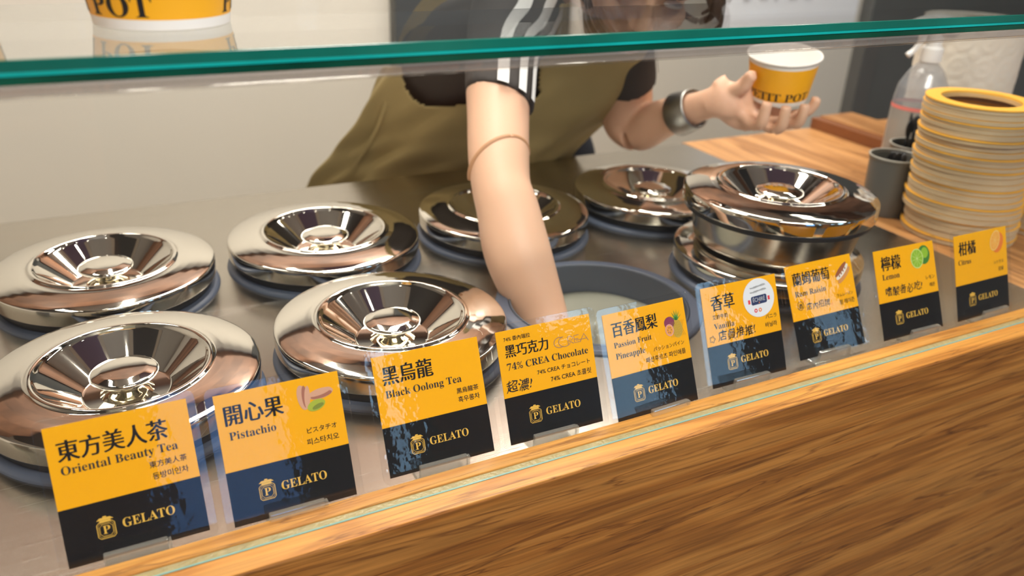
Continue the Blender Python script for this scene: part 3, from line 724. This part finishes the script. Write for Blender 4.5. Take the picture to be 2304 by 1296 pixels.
# ------------------------------------------------------------------ wooden side table and what stands on it
tb = thing('side_table', 'warm brown wooden side table right of the steel counter', 'table', (0, 0, 0))
link('table_top', box(XZ + .0012, 2.4, -.24, .545, -.03, -.0005, WOODT, 'top', .001), tb)
link('raised_edge', box(1.40, 1.425, .345, .545, 0, .022, mat('dark_red_wood', (.22, .075, .025), .4, noise=.2, nscale=20), 'edge', .001), tb)
link('raised_ledge', box(1.4255, 1.52, .345, .545, 0, .024, WOODT, 'edge', .001), tb)
link('table_base', box(XZ + .003, 2.38, -.22, .52, ZF, -.03, WOODF, 'base'), tb)

def ring_me(r, h, lip, hole, col=True):
    lip_ = lip
    pr = [(r - .003, 0), (r, .0008), (r, h - .0022), (r + lip, h - .0020), (r + lip, h), (hole, h), (hole, h - .003), (hole * .94, .001), (hole * .94, 0), (r - .003, 0)]
    return lathe(pr, 72, [BOXS, BOXR, BOXI], 'ring', [0, 0, 0, 1 if col else 0, 1, 1, 2, 2, 2], sharp=40)
ORD = 'first second third fourth fifth sixth seventh eighth ninth tenth eleventh twelfth thirteenth fourteenth fifteenth sixteenth seventeenth eighteenth nineteenth twentieth twenty-first twenty-second twenty-third twenty-fourth twenty-fifth twenty-sixth'.split()
_rc = {}
def stack(cx0, cy0, spec, lean, lab, grp):
    """spec: list of (radius, height)"""
    z = 0.0; n = len(spec)
    for k, (r, h) in enumerate(spec):
        flag = k % 3 == 0 or k == n - 1; key = (round(r, 4), round(h, 4), k == n - 1, flag)
        if key not in _rc: _rc[key] = ring_me(r, h, .0014 if flag else .0004, r - (.019 if k == n - 1 else .012), flag)
        o = link('paper_tray', _rc[key], None, (cx0 + lean[0] * z + random.uniform(-.0012, .0012), cy0 + lean[1] * z + random.uniform(-.0012, .0012), z)); o.rotation_euler = (0, 0, random.uniform(0, 6))
        tag(o, 'pale round paper tray, ' + ('topmost with amber ring' if k == n - 1 else 'lowest' if k == 0 else ORD[k] + ' from bottom') + lab, 'paper tray', grp); z += h + .0001
random.seed(8)
sp = []
for (r0, r1, n, h) in [(.0785, .0785, 4, .0092), (.0805, .0790, 4, .0080), (.0770, .0775, 5, .0090), (.0785, .0765, 3, .0062), (.0755, .0750, 4, .0080), (.0740, .0735, 3, .0062), (.0730, .0725, 2, .0080)]:
    for k in range(n): sp.append((r0 + (r1 - r0) * k / max(1, n - 1) - (.0014 if k % 2 else 0), h))
stack(1.158, .0, sp, (-.13, .02), ' of tall stack', 'paper trays in the tall stack')
sp2 = [(.074, .0088)] * 9 + [(.0785, .0080)] * 3 + [(.077, .0080)] * 2 + [(.075, .0080)] * 1 + [(.071, .0085)] * 6
stack(1.310, -.042, sp2, (-.05, 0), ' of stack at right edge', 'paper trays in the right edge stack')

# grey cups with black spoons
gcup = lathe(smooth_prof([(0, .003), (.031, .003), (.031, 0), (.0335, 0), (.0375, .086), (.0392, .088), (.0392, .0905), (.037, .0905), (.0355, .087), (.0315, .005), (0, .005)], .0012, 3), 64, [GREYC], 'grey_cup', flip=False, sharp=50)
rim_me = lathe(smooth_prof([(.0370, .0900), (.0394, .0905), (.0397, .0920), (.0380, .0928), (.0362, .0915)], .0008, 3), 64, GREYR, 'cup_rim')
def spoon_me():
    a = tube([(0, 0, 0), (0, 0, .05), (0, 0, .085)], [.0024, .0026, .003], SPOON, 's', 8, 3)
    b = ellipsoid((0, 0, .096), [Vector((.0085, 0, 0)), Vector((0, .0028, 0)), Vector((0, 0, .015))], SPOON, 'b', 12)
    return merge([a, b], 'spoon', SPOON)
spn = spoon_me()
random.seed(3)
for (gx, gy, lab, n) in [(1.118, .105, 'dark grey cup of black spoons left of the tray stack', 9), (1.205, .140, 'dark grey cup of black spoons in front of the spray bottle', 16)]:
    t = thing('spoon_cup', lab, 'cup', (gx, gy, 0)); link('cup_body', gcup, t); link('cup_rim', rim_me, t)
    for k in range(n):
        a = random.uniform(0, 6.28); r = random.uniform(.004, .022); zz = .0065 + (0 if gx < 1.15 else random.uniform(.008, .03))
        if gx < 1.15: a = random.uniform(-1.2, .9); r = random.uniform(.008, .024); zz = .006
        o = link('plastic_spoon', spn, None, (gx + r * math.cos(a) * .7, gy + r * math.sin(a) * .7, zz - (.012 if gx < 1.15 else 0) + .002))
        if gx < 1.15: o.location.z = .0065; o.scale = (1, 1, .80)
        o.rotation_euler = (-r * math.sin(a) * 4, r * math.cos(a) * 4, random.uniform(0, 3))
        tag(o, 'black plastic spoon standing in the ' + ('grey cup nearest the steel lids' if gx < 1.15 else 'grey cup before the spray bottle'), 'spoon', 'spoons in the ' + ('near' if gx < 1.15 else 'far') + ' grey cup')

# spray bottle
t = thing('spray_bottle', 'clear spray bottle with white trigger head behind the grey cups', 'spray bottle', (1.29, .215, 0))
link('bottle_body', lathe(smooth_prof([(0, 0), (.040, 0), (.043, .004), (.043, .140), (.040, .165), (.027, .192), (.014, .205), (.014, .212)], .006, 5), 64, BOTTLE, 'bottle', sharp=70), t)
link('bottle_label', lathe([(.0434, .02), (.0434, .128)], 64, LABELB, 'label'), t)
link('pink_stripe', lathe([(.0437, .128), (.0437, .134)], 64, PINK, 'stripe'), t)
link('pink_stripe', lathe([(.0437, .012), (.0437, .016)], 64, PINK, 'stripe'), t)
link('collar', lathe(smooth_prof([(.0, .206), (.0175, .206), (.0175, .228), (.013, .232), (0, .232)], .001), 40, WHITEP, 'collar'), t)
hd = -RX.copy(); hd.z = 0; hd.normalize()
def hp(a, z): return tuple(hd * a + Vector((0, 0, z)))
head = loft(sections([(*hp(-.034, .256), .012, .012), (*hp(-.018, .262), .017, .018), (*hp(.005, .265), .018, .018), (*hp(.028, .264), .014, .014), (*hp(.042, .262), .010, .010)], 4, (0, -1, .2)), 20, WHITEP, 'head')
nk = loft(sections([(*hp(0, .228), .013, .013), (*hp(0, .245), .0125, .0125), (*hp(0, .262), .012, .012)], 3, (0, -1, .2)), 20, WHITEP, 'nk')
link('spray_head', merge([head, nk], 'spray_head', WHITEP), t)
link('trigger', tube([hp(.018, .256), hp(.022, .240), hp(.030, .224), hp(.040, .214)], [.0055, .0050, .0045, .0050], WHITEP, 'trigger', 12), t)
link('nozzle', tube([hp(.040, .262), hp(.050, .262)], [.0085, .0085], WHITEP, 'nozzle', 16, 3), t)

# tissue roll
t = thing('paper_towel_roll', 'white embossed paper towel roll standing behind the tray stack', 'paper roll', (1.428, .245, 0))
def emb(n=120, rows=60):
    vs = []; fs = []
    for i in range(rows + 1):
        for k in range(n):
            a = 2 * PI * k / n; z = .27 * i / rows
            r = .0850 + .0009 * math.sin(math.hypot((a * 5.4) % 2.6 - 1.3, (z * 60) % 2.6 - 1.3) * 9)
            vs.append((r * math.cos(a), r * math.sin(a), z))
    for i in range(rows):
        for k in range(n): j = (k + 1) % n; fs.append((i * n + k, i * n + j, (i + 1) * n + j, (i + 1) * n + k))
    return mesh('roll', vs, fs, TISSUE, True)
link('paper_layers', emb(), t)
link('roll_end', lathe([(.084, .27), (.021, .27), (.021, .262)], 64, TISSUE, 'end', flip=False), t)
link('core_tube', lathe([(.021, .268), (.019, .268), (.019, .01)], 32, BOXI, 'core'), t)

# ------------------------------------------------------------------ person
person = thing('person', 'person in dark striped shirt and olive apron reaching into a tub, holding a paper cup', 'person', (.6, .75, ZF))
PM = Matrix.Translation((-.6, -.75, -ZF))
def plink(name, me, parent=None):
    me.transform(PM) if parent is None else me.transform(PM)
    return link(name, me, parent or person)
rarm = rows_px([(1165, 20, 1.21, 150, 1), (1140, 90, 1.165, 150, 1), (1122, 180, 1.125, 146, 1), (1121, 260, 1.095, 141, 1), (1122, 350, 1.06, 139, .95), (1128, 420, 1.035, 134, .95), (1143, 475, 1.02, 142, .92), (1162, 560, 1.01, 152, .9), (1190, 640, 1.005, 139, .85), (1220, 710, 1.0, 116, .8), (1243, 775, .995, 96, .75)])
wr = at(1243, 775, .995)
larm = rows_px([(1340, 10, 1.27, 140, 1), (1385, 60, 1.30, 125, 1), (1410, 150, 1.36, 108, 1), (1412, 215, 1.42, 112, 1), (1412, 270, 1.45, 112, .95), (1440, 292, 1.43, 96, .9), (1490, 268, 1.37, 88, .9), (1545, 250, 1.31, 74, .85), (1590, 235, 1.27, 66, .75), (1625, 225, 1.25, 78, .6)])
torso = rows_px([(1110, 470, 1.82, 330, .62), (1100, 400, 1.72, 350, .62), (1090, 320, 1.58, 350, .62), (1105, 240, 1.46, 400, .60), (1145, 150, 1.37, 450, .55), (1190, 70, 1.30, 430, .52), (1225, 10, 1.26, 400, .42), (1255, -35, 1.235, 250, .45)])
HC = at(1462, -88, 1.10)            # head centre
fH = Vector((-.40, -.62, -.62)).normalized(); uH = Vector((-.15, -.62, .78)); uH = (uH - fH * uH.dot(fH)).normalized(); sH = fH.cross(uH).normalized()
def hpnt(a, b, c): return HC + sH * a + fH * b + uH * c
neck0 = at(1255, -30, 1.24)
parts = [loft(sections(rarm), 28, SKIN), loft(sections(larm), 28, SKIN), loft(level(sections(torso)), 40, SKIN)]
nb = hpnt(0, -.03, -.06)
parts.append(tube([neck0 - (nb - neck0) * .3, neck0, neck0.lerp(nb, .5), nb, nb.lerp(HC, .5)], [.06, .058, .052, .05, .05], SKIN, 'neck', 24))
# shoulders
for (x, y, t_, r) in [(1165, 20, 1.22, .045), (1345, 15, 1.28, .05)]:
    parts.append(ellipsoid(at(x, y, t_), [Vector((r, 0, 0)), Vector((0, r, 0)), Vector((0, 0, r))], SKIN))
# head
def hv(a, b, c): return sH * a, fH * b, uH * c
parts.append(ellipsoid(hpnt(0, -.012, .030), [*hv(.074, .092, .082)], SKIN, 'skull', 32))
parts.append(ellipsoid(hpnt(0, .018, -.030), [*hv(.060, .066, .076)], SKIN, 'jaw', 32))
parts.append(ellipsoid(hpnt(0, .062, -.088), [*hv(.022, .018, .016)], SKIN, 'chin'))
parts.append(tube([hpnt(0, .078, .012), hpnt(0, .088, -.010), hpnt(0, .096, -.028)], [.007, .009, .012], SKIN, 'nose', 14))
for s_ in (-1, 1):
    parts.append(ellipsoid(hpnt(s_ * .010, .088, -.031), [*hv(.008, .010, .007)], SKIN, 'nostril'))
    parts.append(ellipsoid(hpnt(s_ * .072, -.008, -.005), [*hv(.009, .018, .030)], SKIN, 'ear'))
    parts.append(ellipsoid(hpnt(s_ * .034, .062, -.022), [*hv(.024, .022, .022)], SKIN, 'cheek'))
    parts.append(ellipsoid(hpnt(s_ * .030, .070, .026), [*hv(.024, .012, .008)], SKIN, 'brow'))
# hands: palm and five fingers each
def finger(pts, r0, r1):
    n = len(pts); return tube(pts, [r0 + (r1 - r0) * k / (n - 1) for k in range(n)], SKIN, 'finger', 12, 4)
# right hand inside the tub, closed on the scoop handle
d_ = (hdl - wr).normalized(); pc = wr.lerp(hdl, .62)
sd = Vector((1, .15, .1)); sd = (sd - d_ * sd.dot(d_)).normalized(); nn = d_.cross(sd)
if nn.z < 0: nn = -nn
parts.append(loft(sections([(*(wr - d_ * .01), .024, .018), (*(wr + d_ * .015), .026, .017), (*(wr + d_ * .045), .034, .015), (*(wr + d_ * .066), .034, .013)], 4, nn), 20, SKIN))
for k in range(4):
    o_ = (k - 1.5) * .0165; L = [.9, 1.05, 1.0, .8][k]; b0 = wr + d_ * .055 + sd * o_
    parts.append(finger([b0, b0 + d_ * .028 * L + nn * .004, b0 + d_ * .044 * L - nn * .012, b0 + d_ * .040 * L - nn * .032, b0 + d_ * .022 * L - nn * .036], .0088, .0072))
tb0 = wr + d_ * .02 - sd * .026
parts.append(finger([tb0, tb0 + d_ * .022 - sd * .012 - nn * .006, tb0 + d_ * .044 - sd * .008 - nn * .018, tb0 + d_ * .060 + sd * .006 - nn * .028], .011, .0085))
# left hand under the cup
CT = at(1767, 120, 1.215)           # held cup rim centre
tilt = Vector((.10, -.17, 1)); tocam = (CP - CT); tocam.z = 0; tocam.normalize()
cax = (Vector((0, 0, 1)) + tocam * .16).normalized()
CB = CT - cax * CH_                 # its base centre
lw_ = at(1590, 235, 1.27); lp = at(1650, 232, 1.25)
def hh(x, y, t_): return at(x, y, t_)
sRX = (RX - cax * RX.dot(cax)).normalized(); cfr = cax.cross(sRX)   # cfr away from/toward viewer
if cfr.dot(tocam) < 0: cfr = -cfr
def cp_(a, b, z): return CB + sRX * a + cfr * b + cax * z      # a right, b toward viewer, z up (metres)
palm = [(*hh(1600, 234, 1.268), .020, .022), (*hh(1630, 226, 1.252), .030, .020), (*cp_(-.070, .000, -.000), .036, .017), (*cp_(-.045, .004, -.018), .034, .014), (*cp_(-.020, .006, -.020), .026, .010)]
parts.append(loft(sections(palm, 4), 22, SKIN))
# fingers: pass beneath the base and curl up in front
parts.append(finger([cp_(-.060, .010, -.016), cp_(-.040, .036, -.030), cp_(-.034, .052, -.020), cp_(-.032, .0525, .000), cp_(-.030, .052, .013)], .0102, .0082))
parts.append(finger([cp_(-.035, .006, -.020), cp_(-.016, .036, -.034), cp_(-.006, .054, -.026), cp_(-.004, .0565, -.006), cp_(-.003, .0555, .008)], .0100, .0082))
parts.append(finger([cp_(-.030, .000, -.020), cp_(.004, .026, -.030), cp_(.020, .046, -.024), cp_(.024, .0515, -.006), cp_(.025, .0500, .008)], .0098, .0078))
parts.append(finger([cp_(-.030, -.006, -.018), cp_(.006, .010, -.024), cp_(.034, .026, -.016), cp_(.046, .0295, -.002), cp_(.048, .0290, .010)], .0092, .0076))
# thumb on the left side of the cup
parts.append(finger([cp_(-.078, .000, .008), cp_(-.066, .014, .018), cp_(-.0585, .022, .026), cp_(-.0545, .026, .040), cp_(-.050, .032, .046)], .0122, .0085))
# legs
hipL, hipR = at(1180, 430, 1.86), at(1040, 450, 1.80)
legs = []
for hpv in (hipL, hipR):
    fx = hpv.x; fy = hpv.y + .02
    legs.append([(hpv.x, hpv.y, hpv.z + .03, .085, .085), (fx, fy, -.45, .070, .070), (fx, fy + .01, -.55, .062, .062), (fx, fy + .02, -.80, .045, .045), (fx, fy + .02, -.90, .036, .036)])
for L in legs: parts.append(loft(sections(L, 4, (0, -1, 0)), 24, SKIN))
body = remeshed(merge(parts, 'body', SKIN), .0034, 5, SKIN, 'body')
plink('body', body)
# face details
for s_ in (-1, 1):
    plink('eye', ellipsoid(hpnt(s_ * .031, .0745, .008), [*hv(.013, .006, .005)], EYEW, 'eye', 14))
    plink('eyebrow', tube([hpnt(s_ * .014, .0845, .026), hpnt(s_ * .030, .0855, .031), hpnt(s_ * .046, .076, .027)], [.002, .0026, .0014], HAIR, 'eyebrow', 8))
plink('lips', ellipsoid(hpnt(0, .082, -.058), [*hv(.022, .007, .0068)], LIP, 'lips', 18))
# hair: cap and hanging locks
cap = ellipsoid(hpnt(0, -.022, .040), [*hv(.084, .096, .088)], HAIR, 'hair', 32)
hair_parts = [cap]
random.seed(21)
for s_ in (-1, 1):
    for k in range(9):
        b_ = -.045 + .011 * k; p0 = hpnt(s_ * .076, b_, .035 - .002 * k); ln = random.uniform(.05, .085)
        dn = Vector((0, 0, -1)); sdv = sH * s_
        if s_ * sH.dot(RX) > 0: continue_ = .035
        else: continue_ = .012
        hair_parts.append(tube([p0, p0 + sdv * .010 + dn * ln * .3, p0 + sdv * (.010 + continue_ * .5) + dn * ln * .65, p0 + sdv * .006 + dn * ln + Vector((random.uniform(-.01, .01), random.uniform(-.01, .01), 0))], [.008, .009, .006, .002], HAIR, 'lock', 8))
for k in range(26):          # combed locks from the crown down over the cap
    a = -PI * .62 + k * (PI * 1.24 + .3) / 25 + PI / 2 + PI
    pts = []
    for j in range(5):
        e = math.radians(78 - 24 * j); rr = 1.0
        pts.append(hpnt(.084 * rr * math.cos(e) * math.cos(a), -.022 + .096 * rr * math.cos(e) * math.sin(a), .040 + .088 * rr * math.sin(e)))
    hair_parts.append(tube(pts, [.006, .010, .012, .011, .006], HAIR, 'lock', 8))
plink('hair', merge(hair_parts, 'hair', HAIR))
plink('hair_strand', tube([at(1500, -30, 1.14), at(1522, 5, 1.14), at(1542, 34, 1.13), at(1575, 48, 1.13), at(1606, 30, 1.13), at(1622, -15, 1.13), at(1600, -60, 1.12)], [.004, .005, .004, .0045, .005, .005, .004], HAIR, 'hair_strand', 10))
# shirt
def fold(s, th): return .0022 * math.sin(9 * th + 7 * s) + .0018 * math.sin(23 * s + 3 * th)
sh_rows = rows_px([(1090, 330, 1.60, 400, .62), (1105, 240, 1.46, 440, .60), (1140, 150, 1.37, 500, .56), (1160, 75, 1.30, 520, .54), (1190, 15, 1.26, 480, .48), (1228, -25, 1.24, 350, .47), (1262, -45, 1.232, 210, .50)])
sleeveR = rows_px([(1175, -5, 1.225, 205, 1), (1150, 60, 1.185, 196, 1), (1130, 120, 1.155, 166, 1.0), (1122, 230, 1.108, 158, 1.02)])
sleeveL = rows_px([(1345, 0, 1.27, 165, 1), (1385, 55, 1.30, 145, 1), (1408, 120, 1.34, 128, 1), (1413, 180, 1.39, 128, 1.05)])
def hem(secs, right, front):
    out = []
    for i, (c, a, b) in enumerate(secs):
        T = (secs[min(i + 1, len(secs) - 1)][0] - secs[max(i - 1, 0)][0]).normalized(); f = (i / (len(secs) - 1)) ** 3
        out.append((c, a + T * right * f, b + T * front * f))
    return out
ss = hem(sections(sleeveR, 8), .011, .010)
parts = [loft(level(sections(sh_rows, 8)), 64, SHIRT, fn=fold), loft(ss, 48, SHIRT, fn=lambda s, th: .0012 * math.sin(5 * th + 8 * s) if s > .4 else 0), loft(sections(sleeveL, 8), 40, SHIRT)]
shirt = plink('shirt', remeshed(merge(parts, 'shirt', SHIRT), .005, 3, SHIRT, 'shirt'))
for (t0, t1) in [(77, 94), (47, 61), (23, 34)]:
    a0, a1 = math.radians(t0), math.radians(t1)
    me = loft(ss[3:] + [(ss[-1][0] * 1.0 + (ss[-1][0] - ss[-2][0]) * .05, ss[-1][1], ss[-1][2])], 8, WHITEC, 'stripe', a0, a1, False, .0042)
    plink('white_stripe', me, None)
ssl = sections(sleeveL, 8)
plink('white_stripe', loft(ssl[6:], 6, WHITEC, 'stripe', math.radians(-12), math.radians(8), False, .0034))
# apron
ap_rows = rows_px([(952, 440, 1.66, 500, .42), (972, 405, 1.61, 500, .45), (1012, 355, 1.56, 510, .48), (1052, 305, 1.51, 520, .50), (1115, 235, 1.44, 570, .50), (1162, 150, 1.375, 580, .50), (1198, 75, 1.305, 540, .55), (1218, 15, 1.265, 480, .48), (1245, -25, 1.245, 360, .48)])
def afold(s, th):
    return (.008 * math.sin(6 * th + 2.2 + 3 * s) + .006 * math.sin(13 * th + 9 * s)) * (1 - s) + .0035 * math.sin(5 * s + 7 * th) + .003 * max(0, 1 - s) * math.sin(40 * s + 9 * th)
asec = level(sections(ap_rows, 16))
me = loft(asec, 220, APRON, 'apron', math.radians(-25), math.radians(205), False, .006, afold)
bm = bmesh.new(); bm.from_mesh(me)
def cut(p):
    x, y = pix(p)
    yl = 155 if x < 905 else None                   # back strap at the left stays
    if 903 < x < 1215:
        q_ = (x - 985) / 92.0
        lim = 242 - 12 * abs(q_) ** 1.2 - (70 * max(0, (-q_ - .45)) ** 1.6) if x < 985 else 242 - 10 * q_
        if x < 985: lim = 150 + 92 * math.sqrt(max(0, 1 - ((985 - x) / 82.0) ** 2.4))
        if y < lim: return True
    if x <= 903 and y < 150: return True
    if x >= 1215 and y < 20 + (x - 1215) * -.2: return True
    if x > 1380 and y < 60: return True
    return False
dele = [f for f in bm.faces if cut(f.calc_center_median())]
bmesh.ops.delete(bm, geom=dele, context='FACES')
bm.to_mesh(me); bm.free()
o = plink('apron', me); sd_ = o.modifiers.new('s', 'SOLIDIFY'); sd_.thickness = .0016; sd_.offset = 0
def strap(pts, wd, name):
    vs = []; fs = []
    P = catmull([tuple(p) for p in pts], 8)
    for i, p in enumerate(P):
        c = Vector(p); T = (Vector(P[min(i + 1, len(P) - 1)]) - Vector(P[max(i - 1, 0)])).normalized(); V = (CP - c).normalized(); sd2 = V.cross(T).normalized() * wd / 2; th_ = V * .0012
        vs += [c - sd2 + th_, c + sd2 + th_, c + sd2 - th_, c - sd2 - th_]
    for i in range(len(P) - 1):
        for k in range(4): fs.append((4 * i + k, 4 * i + (k + 1) % 4, 4 * i + 4 + (k + 1) % 4, 4 * i + 4 + k))
    plink(name, mesh(name, vs, fs, APRON))
strap([at(888, 175, 1.36), at(903, 120, 1.315), at(927, 62, 1.245), at(970, 4, 1.20), at(1040, -34, 1.165), at(1130, -58, 1.14)], .021, 'apron_strap')
strap([at(885, 160, 1.33), at(868, 230, 1.37), at(842, 300, 1.42), at(790, 380, 1.49)], .006, 'apron_tie')
# belly band of trousers and legs
tr = [loft(sections(rows_px([(1090, 330, 1.66, 380, .6), (1120, 375, 1.75, 440, .6), (1130, 430, 1.84, 420, .6), (1130, 480, 1.92, 380, .6)]), 5), 48, TROUS)]
for L in legs: tr.append(loft(sections([(a, b, c, r1 + .016, r2 + .016) for a, b, c, r1, r2 in L], 5, (0, -1, 0)), 28, TROUS))
plink('trousers', remeshed(merge(tr, 'trousers', TROUS), .008, 4, TROUS, 'trousers'))
for L in legs:
    x, y = L[-1][0], L[-1][1]
    plink('shoe', loft(sections([(x, y + .07, ZF + .045, .034, .040), (x, y + .02, ZF + .05, .040, .045), (x, y - .06, ZF + .035, .044, .032), (x, y - .13, ZF + .024, .036, .022), (x, y - .16, ZF + .02, .018, .014)], 5, (0, 0, 1)), 24, SPOON, 'shoe'))
# watch band and arm mark
wsec = sections(rows_px([(1530, 256, 1.33, 86, .9), (1547, 250, 1.31, 82, .9), (1564, 244, 1.295, 76, .88)]), 4)
wb = plink('watch_band', loft(wsec, 48, WATCH, 'watch_band', cap=False, off=.0025)); sdm = wb.modifiers.new('s', 'SOLIDIFY'); sdm.thickness = .0025
wc = wsec[4]; dd = (wc[1] * .35 - wc[2] * 0 ).normalized()
plink('watch_case', ellipsoid(wc[0] - Vector((0, 0, 1)) * (wc[1].length * .92), [RX * .014, (RX.cross(UP)) * .014, UP * .006], WATCH, 'watch_case', 24))
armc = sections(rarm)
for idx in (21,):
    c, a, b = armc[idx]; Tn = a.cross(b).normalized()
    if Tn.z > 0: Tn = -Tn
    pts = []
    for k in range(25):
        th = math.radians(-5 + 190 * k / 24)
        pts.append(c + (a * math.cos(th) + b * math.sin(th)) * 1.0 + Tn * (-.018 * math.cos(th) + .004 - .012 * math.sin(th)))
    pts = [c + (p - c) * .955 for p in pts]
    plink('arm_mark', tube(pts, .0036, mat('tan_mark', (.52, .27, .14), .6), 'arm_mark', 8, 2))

# held cup
rotm = cax.to_track_quat('Z', 'Y')
t = thing('paper_cup', 'amber and white paper cup held up in the raised hand', 'paper cup', CB, group='amber paper cups'); t.rotation_euler = rotm.to_euler()
link('cup_body', cup_me, t)
loc = rotm.to_matrix().inverted() @ (CP - CB); ac = math.atan2(loc.y, loc.x)
wrap_text('PETIT POT', ac - TWD * .48, .0078, .0125, INK, t, 1.06)
